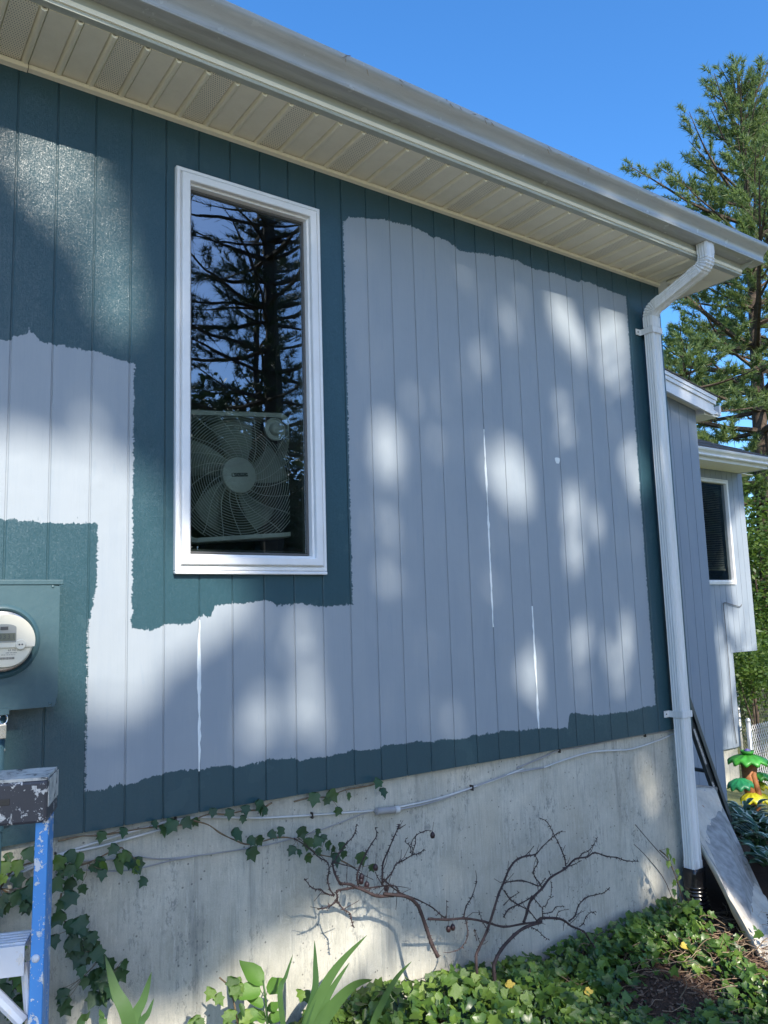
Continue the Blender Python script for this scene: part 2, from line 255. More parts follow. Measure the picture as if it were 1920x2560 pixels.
# ------------------------------------------------------------------ helpers: meshes
class MB:
    """collects shapes into ONE mesh"""
    def __init__(s): s.v = []; s.f = []
    def add(s, vs, fs):
        o = len(s.v); s.v += [tuple(v) for v in vs]; s.f += [tuple(i + o for i in f) for f in fs]; return s
    def box(s, x0, x1, y0, y1, z0, z1, M=None):
        v = [(x0, y0, z0), (x1, y0, z0), (x1, y1, z0), (x0, y1, z0), (x0, y0, z1), (x1, y0, z1), (x1, y1, z1), (x0, y1, z1)]
        if M is not None: v = [M @ Vector(q) for q in v]
        return s.add(v, [(0, 3, 2, 1), (4, 5, 6, 7), (0, 1, 5, 4), (1, 2, 6, 5), (2, 3, 7, 6), (3, 0, 4, 7)])
    def prism(s, poly, axis, a, b, closed=True, M=None):
        """poly: 2-D outline, extruded along axis from a to b. axis x -> (y,z), y -> (x,z), z -> (x,y)"""
        def P(q, t):
            w = (t, q[0], q[1]) if axis == 'x' else ((q[0], t, q[1]) if axis == 'y' else (q[0], q[1], t))
            return (M @ Vector(w)) if M is not None else w
        n = len(poly)
        v = [P(q, a) for q in poly] + [P(q, b) for q in poly]
        f = [(i, (i + 1) % n, n + (i + 1) % n, n + i) for i in range(n if closed else n - 1)]
        if closed: f += [tuple(range(n - 1, -1, -1)), tuple(range(n, 2 * n))]
        return s.add(v, f)
    def tube(s, pts, r, n=8, cap=True):
        pts = [Vector(q) for q in pts]
        rr = r if hasattr(r, '__len__') else [r] * len(pts)
        vs = []; fs = []
        ref = Vector((0.0, 0.0, 1.0))
        for i, q in enumerate(pts):
            d = (pts[min(i + 1, len(pts) - 1)] - pts[max(i - 1, 0)])
            d = d.normalized() if d.length > 1e-9 else Vector((0, 0, 1))
            if abs(d.dot(ref)) > 0.95: ref = Vector((1.0, 0.0, 0.0))
            a = d.cross(ref).normalized(); b = a.cross(d); ref = -b if abs(b.length) > 0 else ref
            ref = b
            for k in range(n):
                t = 2 * math.pi * k / n
                vs.append(q + (a * math.cos(t) + b * math.sin(t)) * rr[i])
        for i in range(len(pts) - 1):
            for k in range(n):
                fs.append((i * n + k, i * n + (k + 1) % n, (i + 1) * n + (k + 1) % n, (i + 1) * n + k))
        if cap:
            fs.append(tuple(range(n - 1, -1, -1))); fs.append(tuple((len(pts) - 1) * n + k for k in range(n)))
        return s.add(vs, fs)
    def lathe(s, prof, n=32, M=None):
        """prof: (radius, height) pairs about local z"""
        vs = []; fs = []
        for (r, z) in prof:
            for k in range(n):
                t = 2 * math.pi * k / n; w = Vector((r * math.cos(t), r * math.sin(t), z))
                vs.append(M @ w if M is not None else w)
        m = len(prof)
        for i in range(m - 1):
            for k in range(n): fs.append((i * n + k, i * n + (k + 1) % n, (i + 1) * n + (k + 1) % n, (i + 1) * n + k))
        fs.append(tuple(range(n - 1, -1, -1))); fs.append(tuple((m - 1) * n + k for k in range(n)))
        return s.add(vs, fs)
    def frame(s, x0, x1, z0, z1, prof):
        """sweeps a profile (inward offset, y) round a rectangle with mitred corners"""
        vs = []; m = len(prof)
        for (cx, cz, sx, sz) in ((x0, z0, 1, 1), (x1, z0, -1, 1), (x1, z1, -1, -1), (x0, z1, 1, -1)):
            for (o, y) in prof: vs.append((cx + sx * o, y, cz + sz * o))
        fs = []
        for c in range(4):
            d = (c + 1) % 4
            for i in range(m - 1): fs.append((c * m + i, d * m + i, d * m + i + 1, c * m + i + 1))
        return s.add(vs, fs)
    def mesh(s, name):
        me = bpy.data.meshes.new(name); me.from_pydata(s.v, [], s.f); me.validate(); me.update(); return me
    def build(s, name, mat, parent=None, smooth=False, loc=None, fix=True):
        me = s.mesh(name); return place(name, me, mat, parent, smooth, loc, fix)

def fix_normals(me):
    import bmesh
    bm = bmesh.new(); bm.from_mesh(me); bmesh.ops.recalc_face_normals(bm, faces=bm.faces); bm.to_mesh(me); bm.free()

def place(name, me, mat, parent=None, smooth=False, loc=None, fix=False):
    if fix: fix_normals(me)
    if mat is not None and not me.materials: me.materials.append(mat)
    if smooth is True:
        me.polygons.foreach_set('use_smooth', [True] * len(me.polygons))
    o = bpy.data.objects.new(name, me); COL.objects.link(o)
    if parent is not None:
        o.parent = parent
        if not LOCAL[0]: o.matrix_parent_inverse = wm(parent).inverted()
    if loc is not None: o.location = loc
    return o

LOCAL = [False]                 # True while a thing is built in its own coordinates
def wm(o):
    m = o.matrix_parent_inverse @ o.matrix_basis if o.parent else o.matrix_basis.copy()
    return wm(o.parent) @ m if o.parent else m

def smooth_by_angle(o, deg=35):
    me = o.data
    me.polygons.foreach_set('use_smooth', [True] * len(me.polygons))
    try: me.set_sharp_from_angle(angle=math.radians(deg))
    except Exception: pass
    return o

def tag(o, label=None, cat=None, group=None, kind=None):
    if label: o['label'] = label
    if cat: o['category'] = cat
    if group: o['group'] = group
    if kind: o['kind'] = kind
    return o

def empty(name, label, cat, loc=(0, 0, 0), rotz=0.0, group=None):
    o = bpy.data.objects.new(name, None); COL.objects.link(o)
    o.location = loc; o.rotation_euler = (0, 0, rotz); o.empty_display_size = 0.1
    return tag(o, label, cat, group)

def bevel(o, w=0.003, seg=2):
    m = o.modifiers.new('bevel', 'BEVEL'); m.width = w; m.segments = seg; m.limit_method = 'ANGLE'; m.angle_limit = math.radians(40)
    return o

def fast_tris(name, verts, mat, parent=None, nper=3):
    """verts: (N*nper,3) array, every nper verts one polygon"""
    verts = np.asarray(verts, np.float32).reshape(-1, 3); n = len(verts) // nper
    me = bpy.data.meshes.new(name)
    me.vertices.add(len(verts)); me.vertices.foreach_set('co', verts.ravel())
    me.loops.add(len(verts)); me.loops.foreach_set('vertex_index', np.arange(len(verts), dtype=np.int32))
    me.polygons.add(n); me.polygons.foreach_set('loop_start', np.arange(0, n * nper, nper, dtype=np.int32))
    me.update(calc_edges=True); me.validate()
    return place(name, me, mat, parent)

def text_mesh(txt, size, depth=0.0, align='CENTER', space=1.0):
    cu = bpy.data.curves.new('lettering', 'FONT'); cu.body = txt; cu.size = size; cu.extrude = depth
    cu.align_x = align; cu.align_y = 'CENTER'; cu.space_character = space; cu.resolution_u = 3
    ob = bpy.data.objects.new('lettering', cu); COL.objects.link(ob)
    bpy.context.view_layer.update()
    me = bpy.data.meshes.new_from_object(ob.evaluated_get(bpy.context.evaluated_depsgraph_get()))
    bpy.data.objects.remove(ob); bpy.data.curves.remove(cu)
    return me

def ground_z(x, y):
    """the yard falls away to the right, past the corner of the house"""
    t = max(0.0, min(7.5, x - 4.2)); z = -1.0 - 0.145 * t
    return z + 0.015 * math.sin(x * 3.1 + y * 2.3) + 0.01 * math.sin(x * 7.7 - y * 5.1)
# ------------------------------------------------------------------ materials
S = 0.1355                       # width of one siding board

def make_paint():
    """half-repainted siding: teal brushed in round the edges, old lavender grey still showing inside"""
    g = G('siding_paint', 0.45, 0.5)
    P = g.sep(g.pos)
    x, z = P[0], P[2]
    n1 = g.math('SUBTRACT', g.noise(g.pos, 42, 4, 0.65), 0.5)
    n2 = g.math('SUBTRACT', g.noise(g.pos, 11, 3, 0.5), 0.5)
    n3 = g.math('SUBTRACT', g.noise(g.scale(g.pos, (90, 90, 26)), 1.0, 4, 0.7), 0.5)
    n4 = g.math('SUBTRACT', g.noise(g.scale(g.pos, (34, 34, 120)), 1.0, 3, 0.7), 0.5)
    xe = g.math('ADD', x, g.math('ADD', g.math('MULTIPLY', n1, 0.026), g.math('MULTIPLY', n4, 0.030)))
    n5 = g.math('MULTIPLY', g.math('SUBTRACT', g.noise(g.scale(g.pos, (55, 55, 9)), 1.0, 5, 0.75), 0.62, clamp=True), 0.35)
    ze = g.math('ADD', g.math('SUBTRACT', z, n5), g.math('ADD', g.math('ADD', g.math('MULTIPLY', n1, 0.02), g.math('MULTIPLY', n2, 0.03)), g.math('MULTIPLY', n3, 0.03)))
    tx = g.math('DIVIDE', g.math('ADD', x, 0.5), 4.0)
    def bound(pts):
        return g.math('MULTIPLY', g.ramp(tx, [((a + 0.5) / 4.0, b / 3.0) for a, b in pts]), 3.0)
    def srgb(v): return v
    topA = bound([(-0.5, 1.653), (-0.274, 1.66), (-0.27, 1.676), (-0.226, 1.694), (-0.204, 1.704), (-0.181, 1.68), (-0.142, 1.675), (-0.008, 1.671), (0.0, 1.674), (0.067, 1.663), (0.1, 1.655), (0.16, 1.647)])
    mid = bound([(0.155, 0.671), (0.212, 0.663), (0.267, 0.678), (0.274, 0.681), (0.396, 0.686), (0.409, 0.708), (0.454, 0.706), (0.457, 0.748), (0.54, 0.756), (0.676, 0.763), (0.69, 0.763), (0.737, 0.74), (0.821, 0.748), (0.952, 0.736), (1.078, 0.737)])
    topR = bound([(1.104, 2.469), (1.122, 2.496), (1.22, 2.523), (1.352, 2.542), (1.491, 2.558), (1.627, 2.528), (1.639, 2.538), (1.767, 2.527), (1.775, 2.505), (1.891, 2.521), (2.053, 2.541), (2.171, 2.552), (2.309, 2.533), (2.454, 2.546), (2.68, 2.538), (2.702, 2.557), (3.091, 2.543)])
    low = bound([(0.006, 0.129), (0.132, 0.137), (0.135, 0.128), (0.266, 0.154), (0.27, 0.165), (0.405, 0.152), (0.534, 0.152), (0.543, 0.137), (0.668, 0.147), (0.678, 0.154), (0.81, 0.147), (0.82, 0.128), (0.938, 0.131), (1.083, 0.141), (1.211, 0.126), (1.224, 0.14), (1.359, 0.138), (1.635, 0.123), (1.908, 0.129), (2.155, 0.114), (2.381, 0.097), (2.394, 0.17), (2.568, 0.142), (2.83, 0.129), (3.032, 0.148)])
    def sel(edge, a, b):          # a left of the edge, b right of it
        k = g.math('GREATER_THAN', xe, edge)
        return g.math('ADD', g.math('MULTIPLY', a, g.math('SUBTRACT', 1.0, k)), g.math('MULTIPLY', b, k))
    up = sel(0.152, topA, sel(1.094, mid, sel(3.10, topR, -1.0)))
    xm = g.math('ADD', 0.001, g.math('MULTIPLY', g.math('MULTIPLY', g.math('SUBTRACT', z, 0.68), 7.0, clamp=True), 0.027))
    dn = sel(xm, 1.042, low)
    teal = g.math('MAXIMUM', g.math('GREATER_THAN', ze, up), g.math('LESS_THAN', ze, dn))
    # fresh paint is a touch uneven: brushed marks and thinner passes
    br = g.noise(g.scale(g.pos, (60, 60, 5)), 1.0, 5, 0.6)
    pat = g.noise(g.pos, 5.0, 4, 0.6)
    tcol = g.mix(g.math('MULTIPLY', br, 0.5), (0.021, 0.061, 0.079), (0.034, 0.081, 0.099))
    tcol = g.mix(g.math('MULTIPLY', g.math('GREATER_THAN', pat, 0.62), 0.22), tcol, (0.052, 0.104, 0.120))
    gcol = g.mix(g.noise(g.pos, 3.5, 5, 0.6), (0.242, 0.284, 0.322), (0.292, 0.328, 0.360))
    gcol = g.mix(g.math('MULTIPLY', g.math('GREATER_THAN', g.noise(g.scale(g.pos, (30, 30, 7)), 1.0, 4), 0.66), 0.25), gcol, (0.22, 0.275, 0.33))
    roll = g.noise(g.scale(g.pos, (7, 7, 1.3)), 1.0, 5, 0.6)
    gcol = g.mix(g.math('MULTIPLY', g.ramp(roll, [(0.52, 0.0), (0.62, 1.0)]), 0.30), gcol, (0.215, 0.262, 0.310))
    scuff = g.ramp(g.noise(g.scale(g.pos, (30, 30, 55)), 1.0, 6, 0.8), [(0.70, 0.0), (0.74, 1.0)])
    gcol = g.mix(g.math('MULTIPLY', scuff, 0.35), gcol, (0.42, 0.44, 0.46))
    gr = g.ramp(g.noise(g.scale(g.pos, (120, 120, 4)), 1.0, 5, 0.7), [(0.50, 0.0), (0.68, 1.0)])
    gcol = g.mix(g.math('MULTIPLY', gr, 0.16), gcol, (0.20, 0.25, 0.30))
    g.color(g.mix(teal, gcol, tcol))
    g.rough(g.math('SUBTRACT', 0.56, g.math('MULTIPLY', teal, 0.25)))
    fine = g.math('ADD', g.math('MULTIPLY', g.math('SUBTRACT', 1.0, g.vor(g.pos, 330)), g.math('MULTIPLY', teal, 0.8)), g.math('MULTIPLY', g.noise(g.pos, 260, 2, 0.7), 0.4))
    grain = g.noise(g.scale(g.pos, (150, 150, 12)), 1.0, 3, 0.6)
    wav = g.noise(g.pos, 7, 2)
    # brushed-on flecks: each little facet of the fresh coat faces its own way
    vo = g.new('ShaderNodeTexVoronoi'); g.put(vo.inputs['Vector'], g.pos); vo.inputs['Scale'].default_value = 300
    vm = g.new('ShaderNodeVectorMath'); vm.operation = 'SUBTRACT'; g.put(vm.inputs[0], vo.outputs['Color']); vm.inputs[1].default_value = (0.5, 0.5, 0.5)
    vs_ = g.new('ShaderNodeVectorMath'); vs_.operation = 'SCALE'; g.put(vs_.inputs[0], vm.outputs[0]); g.put(vs_.inputs['Scale'], g.math('MULTIPLY', teal, 0.14))
    va = g.new('ShaderNodeVectorMath'); va.operation = 'ADD'; g.put(va.inputs[0], vs_.outputs[0]); g.t.links.new(g._geo.outputs['Normal'], va.inputs[1])
    vn_ = g.new('ShaderNodeVectorMath'); vn_.operation = 'NORMALIZE'; g.put(vn_.inputs[0], va.outputs[0])
    b1 = g.bump(wav, 0.25, 0.012, vn_.outputs[0])
    b2 = g.bump(grain, 0.22, 0.0015, b1)
    g.normal(g.bump(fine, 0.22, 0.0014, b2))
    return g.m
M_PAINT = make_paint()

def grey_siding():
    g = G('grey_siding_paint', 0.6, 0.4)
    c = g.mix(g.noise(g.scale(g.pos, (6, 6, 1.2)), 1.0, 5, 0.65), (0.215, 0.262, 0.318), (0.285, 0.325, 0.372))
    c = g.mix(g.math('MULTIPLY', g.math('GREATER_THAN', g.noise(g.scale(g.pos, (22, 22, 3)), 1.0, 4), 0.62), 0.3), c, (0.20, 0.255, 0.33))
    g.color(c)
    g.normal(g.bump(g.noise(g.scale(g.pos, (90, 90, 9)), 1.0, 4), 0.25, 0.002))
    return g.m
M_GREY = grey_siding()

def coated(name, col, dirt, rough=0.35, spec=0.5, streak=(40, 40, 2), amt=0.45):
    """enamelled metal or vinyl with weathering"""
    g = G(name, rough, spec)
    d = g.math('MULTIPLY', g.ramp(g.noise(g.scale(g.pos, streak), 1.0, 6, 0.7), [(0.42, 0.0), (0.75, 1.0)]), amt)
    c = g.mix(d, col, dirt)
    c = g.mix(g.math('MULTIPLY', g.math('GREATER_THAN', g.noise(g.pos, 95, 3), 0.73), 0.5), c, dirt)
    g.color(c)
    g.rough(g.math('ADD', rough, g.math('MULTIPLY', g.noise(g.pos, 18, 4), 0.2)))
    g.normal(g.bump(g.noise(g.pos, 8, 2), 0.12, 0.006))
    return g.m
M_GUTTER = coated('gutter_enamel', (0.36, 0.37, 0.35), (0.18, 0.19, 0.165), 0.14, 0.8, (3, 25, 25))
M_FASCIA = coated('fascia_metal', (0.46, 0.48, 0.42), (0.27, 0.29, 0.22), 0.4, 0.5, (4, 30, 30))
M_SOFFIT = coated('soffit_vinyl', (0.88, 0.83, 0.66), (0.68, 0.63, 0.48), 0.45, 0.4, (14, 14, 14), 0.35)
M_DOWN = coated('downspout_enamel', (0.70, 0.71, 0.70), (0.42, 0.42, 0.36), 0.38, 0.5, (50, 50, 2.5), 0.5)
M_WHITE = coated('white_window_trim', (0.76, 0.77, 0.77), (0.55, 0.55, 0.52), 0.35, 0.5, (9, 9, 9), 0.3)

def vent():
    g = G('perforated_soffit_vinyl', 0.45, 0.4)
    P = g.sep(g.pos)
    a = g.math('DIVIDE', P[0], 0.0085); b = g.math('DIVIDE', P[1], 0.0105)
    row = g.math('FLOOR', b)
    a = g.math('ADD', a, g.math('MULTIPLY', g.math('MODULO', g.math('ABSOLUTE', row), 2.0), 0.5))
    fa = g.math('SUBTRACT', g.math('FRACT', a), 0.5); fb = g.math('MULTIPLY', g.math('SUBTRACT', g.math('FRACT', b), 0.5), 1.24)
    d = g.math('SQRT', g.math('ADD', g.math('MULTIPLY', fa, fa), g.math('MULTIPLY', fb, fb)))
    hole = g.math('MULTIPLY', g.math('LESS_THAN', d, 0.21), g.math('LESS_THAN', g.sep(g.obj)[0], 0.079))
    c = g.mix(g.noise(g.pos, 14, 5), (0.88, 0.83, 0.66), (0.80, 0.75, 0.59))
    g.color(g.mix(hole, c, (0.05, 0.05, 0.045)))
    return g.m
M_VENT = vent()

def concrete():
    """board-formed wall: fine vertical form marks, air holes, lime bloom and dark run-off stains"""
    g = G('cast_concrete', 0.85, 0.25)
    V = lambda a, b: g.scale(g.pos, (a, a, b))
    big = g.noise(g.pos, 3.0, 7, 0.7)
    st = g.noise(V(70, 5), 1.0, 6, 0.75)
    fine = g.noise(g.pos, 190, 5, 0.75)
    c = g.ramp(big, [(0.30, (0.34, 0.335, 0.28)), (0.50, (0.48, 0.465, 0.395)), (0.68, (0.58, 0.56, 0.475))])
    c = g.mix(g.math('MULTIPLY', g.ramp(st, [(0.50, 0.0), (0.66, 1.0)]), 0.45), c, (0.27, 0.28, 0.26))
    c = g.mix(g.math('MULTIPLY', g.ramp(g.noise(V(85, 9), 1.0, 5, 0.8), [(0.55, 0.0), (0.66, 1.0)]), 0.5), c, (0.68, 0.66, 0.58))
    patch = g.ramp(g.noise(V(5, 1.6), 1.0, 5, 0.65), [(0.47, 0.0), (0.60, 1.0)])
    blot = g.ramp(g.noise(V(60, 26), 1.0, 5, 0.8), [(0.53, 0.0), (0.60, 1.0)])
    c = g.mix(g.math('MULTIPLY', g.math('MULTIPLY', patch, blot), 0.6), c, (0.15, 0.165, 0.165))
    c = g.mix(g.math('MULTIPLY', g.ramp(g.noise(V(13, 1.0), 1.0, 4, 0.6), [(0.60, 0.0), (0.70, 1.0)]), 0.5), c, (0.17, 0.18, 0.17))
    c = g.mix(g.math('MULTIPLY', g.ramp(g.noise(V(3, 1), 1.0, 4), [(0.55, 0.0), (0.75, 1.0)]), 0.35), c, (0.42, 0.37, 0.27))
    pit = g.math('MULTIPLY', g.math('LESS_THAN', g.vor(g.pos, 34), 0.13), g.math('GREATER_THAN', g.noise(g.pos, 9, 2), 0.52))
    c = g.mix(g.math('MULTIPLY', pit, 0.75), c, (0.12, 0.12, 0.115))
    c = g.mix(g.math('MULTIPLY', g.ramp(fine, [(0.35, 1.0), (0.6, 0.0)]), 0.3), c, (0.26, 0.26, 0.24))
    g.color(c)
    hgt = g.math('SUBTRACT', g.math('ADD', g.math('MULTIPLY', st, 0.5), g.math('MULTIPLY', fine, 0.5)), g.math('MULTIPLY', pit, 1.2))
    g.normal(g.bump(hgt, 0.6, 0.006))
    return g.m
M_CONC = concrete()

def glass(name, tint, boost):
    g = G(name)
    t = g.t
    tr = g.new('ShaderNodeBsdfTransparent'); tr.inputs[0].default_value = (*tint, 1)
    gl = g.new('ShaderNodeBsdfGlossy'); gl.inputs['Roughness'].default_value = 0.0; gl.inputs['Color'].default_value = (0.74, 0.88, 1.0, 1)
    gl.inputs['Normal']
    bp = g.bump(g.noise(g.pos, 2.2, 2), 0.08, 0.02); g.put(gl.inputs['Normal'], bp)
    fr = g.new('ShaderNodeFresnel'); fr.inputs[0].default_value = 1.52
    fac = g.math('MULTIPLY_ADD', fr.outputs[0], 1.5, boost, clamp=True)
    mx = g.new('ShaderNodeMixShader'); g.put(mx.inputs[0], fac)
    t.links.new(tr.outputs[0], mx.inputs[1]); t.links.new(gl.outputs[0], mx.inputs[2])
    t.links.new(mx.outputs[0], t.nodes['Material Output'].inputs[0])
    return g.m
M_GLASS = glass('window_glass', (0.62, 0.72, 0.70), 0.13)
M_GLASS_D = glass('tinted_glass', (0.38, 0.42, 0.42), 0.0)

M_BARK = plain('bark', (0.085, 0.065, 0.05), 0.9, 0.2, var=0.45, nscale=14, bump=0.8, bscale=20)
M_TWIG = plain('thorny_bark', (0.050, 0.034, 0.032), 0.7, 0.3, var=0.4, nscale=50, bump=0.5, bscale=150)
M_VINE = plain('vine_stem', (0.16, 0.115, 0.07), 0.8, 0.2, var=0.35, nscale=60)
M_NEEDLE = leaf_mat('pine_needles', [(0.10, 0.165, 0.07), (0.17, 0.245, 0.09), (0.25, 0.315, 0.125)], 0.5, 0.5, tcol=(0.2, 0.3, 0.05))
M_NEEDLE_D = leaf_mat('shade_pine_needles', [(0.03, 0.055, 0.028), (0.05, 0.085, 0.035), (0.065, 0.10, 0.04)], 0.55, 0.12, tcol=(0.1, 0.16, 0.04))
M_LEAF = leaf_mat('broadleaf_foliage', [(0.04, 0.085, 0.02), (0.075, 0.14, 0.03), (0.13, 0.19, 0.04)], 0.5, 0.35)
M_IVY = leaf_mat('ivy_leaf', [(0.035, 0.085, 0.018), (0.075, 0.145, 0.024), (0.12, 0.21, 0.033), (0.18, 0.27, 0.045)], 0.32, 0.22, by='object', vein=True)
M_IVYM = leaf_mat('ivy_leaf_mass', [(0.03, 0.075, 0.016), (0.065, 0.135, 0.022), (0.11, 0.195, 0.03), (0.17, 0.26, 0.04)], 0.35, 0.22, by='island')
M_IVYW = leaf_mat('dark_ivy_leaf', [(0.02, 0.055, 0.026), (0.03, 0.075, 0.03), (0.045, 0.10, 0.03)], 0.3, 0.15, by='object', vein=True)
M_IRIS = leaf_mat('iris_blade', [(0.045, 0.105, 0.035), (0.065, 0.135, 0.04), (0.085, 0.165, 0.05)], 0.38, 0.25, by='object')
M_BROAD = leaf_mat('bright_leaf', [(0.08, 0.18, 0.03), (0.12, 0.26, 0.04)], 0.38, 0.35, by='object', vein=True)
M_DEADLEAF = plain('dry_leaf', (0.22, 0.13, 0.06), 0.8, 0.2, var=0.4)
# ------------------------------------------------------------------ the setting
def build_ground():
    xs = np.concatenate([np.linspace(-400, -4, 14), np.linspace(-3, 12, 76), np.linspace(14, 400, 18)])
    ys = np.concatenate([np.linspace(-400, -5, 14), np.linspace(-4, 8, 61), np.linspace(10, 400, 18)])
    vs = []; fs = []
    for y in ys:
        for x in xs: vs.append((x, y, ground_z(x, y) - (0.10 if (x > 1 and x < 3.4 and y < -0.02 and y > -1.2) else 0.0) * 0.0))
    nx = len(xs)
    for j in range(len(ys) - 1):
        for i in range(nx - 1): fs.append((j * nx + i, j * nx + i + 1, (j + 1) * nx + i + 1, (j + 1) * nx + i))
    g = G('yard_ground', 0.95, 0.15)
    P = g.sep(g.pos)
    n = g.noise(g.pos, 6, 6, 0.7); f = g.noise(g.pos, 70, 5, 0.7)
    soil = g.mix(f, (0.055, 0.033, 0.022), (0.15, 0.09, 0.06))
    grass = g.mix(n, (0.15, 0.19, 0.06), (0.27, 0.28, 0.12))
    grass = g.mix(g.math('MULTIPLY', f, 0.5), grass, (0.26, 0.23, 0.14))
    far = g.math('GREATER_THAN', g.math('ADD', P[0], g.math('MULTIPLY', n, 1.2)), 6.9)
    back = g.math('LESS_THAN', g.math('ADD', P[1], g.math('MULTIPLY', n, 1.0)), -1.9)
    g.color(g.mix(g.math('MAXIMUM', far, back), soil, grass))
    g.normal(g.bump(g.math('ADD', f, n), 0.9, 0.03))
    return tag(MB().add(vs, fs).build('ground', g.m, smooth=True), kind='structure')
build_ground()
# unseen pale drive behind the camera, added to bounce sunlight under the eaves
g = G('gravel', 0.95, 0.15); g.color(g.mix(g.noise(g.pos, 90, 5, 0.8), (0.30, 0.28, 0.24), (0.52, 0.49, 0.43))); g.normal(g.bump(g.noise(g.pos, 60, 4), 0.8, 0.02))
_v = []; _f = []
for j in range(13):
    for i in range(41):
        _x, _y = -10 + 0.55 * i, -9.2 + 0.56 * j; _v.append((_x, _y, ground_z(_x, _y) + 0.03))
for j in range(12):
    for i in range(40): _f.append((j * 41 + i, j * 41 + i + 1, (j + 1) * 41 + i + 1, (j + 1) * 41 + i))
tag(MB().add(_v, _f).build('added_bounce_drive', g.m, smooth=True), kind='structure')

# ------------------------------------------------------------------ the main house
X0, X1 = -2.71, 3.43
HZ = 2.70
WX0, WX1, WZ0, WZ1 = 0.305, 0.958, 0.880, 2.480          # outer edge of the window trim
OX0, OX1, OZ0, OZ1 = 0.335, 0.930, 0.912, 2.450          # opening behind it
house = empty('house', 'house wall with board siding half repainted teal over pale grey, above a concrete foundation', 'house', (0.4, 3.0, -1.0))

def board_profile(w):
    h = w / 2; return [(-h, 0.014), (-h, 0.0022), (-h + 0.0022, 0.0), (h - 0.0022, 0.0), (h, 0.0022), (h, 0.014)]
GRV = 0.0050
def board_mesh(w, z0, z1):
    b = MB().prism(board_profile(w), 'z', z0, z1); me = b.mesh('siding_board'); fix_normals(me); me.materials.append(M_PAINT); return me
full = board_mesh(S - GRV, 0.0, HZ)
low_m = board_mesh(S - GRV, 0.0, OZ0)
top_m = board_mesh(S - GRV, OZ1, HZ)
for k in range(-20, 25):
    xa, xb = k * S, (k + 1) * S
    cx = (xa + xb) / 2
    dy = rng.uniform(-0.0006, 0.0008)
    if xa > OX0 - 0.01 and xb < OX1 + 0.01:
        place('siding_board', low_m, M_PAINT, house, loc=(cx, dy, 0)); place('siding_board', top_m, M_PAINT, house, loc=(cx, dy, 0))
    elif xa < OX0 < xb or xa < OX1 < xb:
        b = MB(); g2 = GRV / 2
        pr = [(x + cx, y) for x, y in board_profile(S - GRV)]
        b.prism(pr, 'z', 0.0, OZ0); b.prism(pr, 'z', OZ1, HZ)
        if xa < OX0: b.box(xa + g2, OX0, 0.0004, 0.014, OZ0, OZ1)
        else: b.box(OX1, xb - g2, 0.0004, 0.014, OZ0, OZ1)
        b.build('siding_board', M_PAINT, house)
    else:
        place('siding_board', full, M_PAINT, house, loc=(cx, dy, 0))
MB().prism([(x + (25 * S + X1) / 2, y) for x, y in board_profile(X1 - 25 * S)], 'z', 0.0, HZ).build('siding_board', M_PAINT, house)
# sheathing behind the grooves, with the window opening left out
b = MB()
for (a, c, z0, z1) in ((X0, OX0, 0.002, HZ), (OX1, X1 - 0.002, 0.002, HZ), (OX0, OX1, 0.002, OZ0), (OX0, OX1, OZ1, HZ)):
    b.box(a, c, 0.0048, 0.10, z0, z1)
b.build('sheathing', M_PAINT, house)
# side wall of the house, running back from the corner
b = MB(); b.box(X1 - 0.09, X1, 0.0142, 1.498, 0.0, HZ + 0.4)
b.build('side_wall', M_PAINT, house)
# room behind the window
g = G('room_plaster', 0.9, 0.2); g.color(g.mix(g.noise(g.pos, 2, 3), (0.20, 0.18, 0.15), (0.28, 0.25, 0.21))); M_ROOM = g.m
b = MB()
rx0, rx1, ry0, ry1, rz0, rz1 = -1.2, 2.3, 0.101, 3.4, -0.05, 2.66
b.add([(rx0, ry0, rz0), (rx1, ry0, rz0), (rx1, ry1, rz0), (rx0, ry1, rz0), (rx0, ry0, rz1), (rx1, ry0, rz1), (rx1, ry1, rz1), (rx0, ry1, rz1)],
      [(0, 1, 2, 3), (7, 6, 5, 4), (1, 5, 6, 2), (2, 6, 7, 3), (3, 7, 4, 0)])
for (a, c, z0, z1) in ((rx0, OX0, rz0, rz1), (OX1, rx1, rz0, rz1), (OX0, OX1, rz0, OZ0), (OX0, OX1, OZ1, rz1)):
    b.add([(a, ry0, z0), (c, ry0, z0), (c, ry0, z1), (a, ry0, z1)], [(0, 1, 2, 3)])
b.build('room', M_ROOM, house, fix=False)
# foundation
b = MB(); b.box(X0, X1 - 0.03, 0.026, 0.30, -2.2, -0.002)
b.box(X1 - 0.33, X1 - 0.03, 0.30, 1.49, -2.2, -0.002)
fnd = b.build('foundation', M_CONC, house)
for sx, w in ((0.395, 0.006), (1.205, 0.008), (2.165, 0.012), (2.60, 0.008), (2.875, 0.010), (-0.35, 0.008)):
    m = MB(); pts = []
    zz = -1.3
    xs_ = []
    while zz < -0.01:
        xs_.append((sx + 0.010 * math.sin(zz * 3 + sx * 9) + rng.uniform(-0.0015, 0.0015), zz)); zz += 0.03
    for (xa, za), (xb, zb_) in zip(xs_[:-1], xs_[1:]):
        p = rng.uniform(0.0008, 0.0028); ww = w * rng.uniform(0.4, 1.0)
        m.add([(xa - ww, 0.0262, za), (xa, 0.026 - p, za), (xa + ww, 0.0262, za), (xb - ww, 0.0262, zb_), (xb, 0.026 - p, zb_), (xb + ww, 0.0262, zb_)], [(0, 1, 4, 3), (1, 2, 5, 4)])
    m.build('form_seam', M_CONC, fnd)
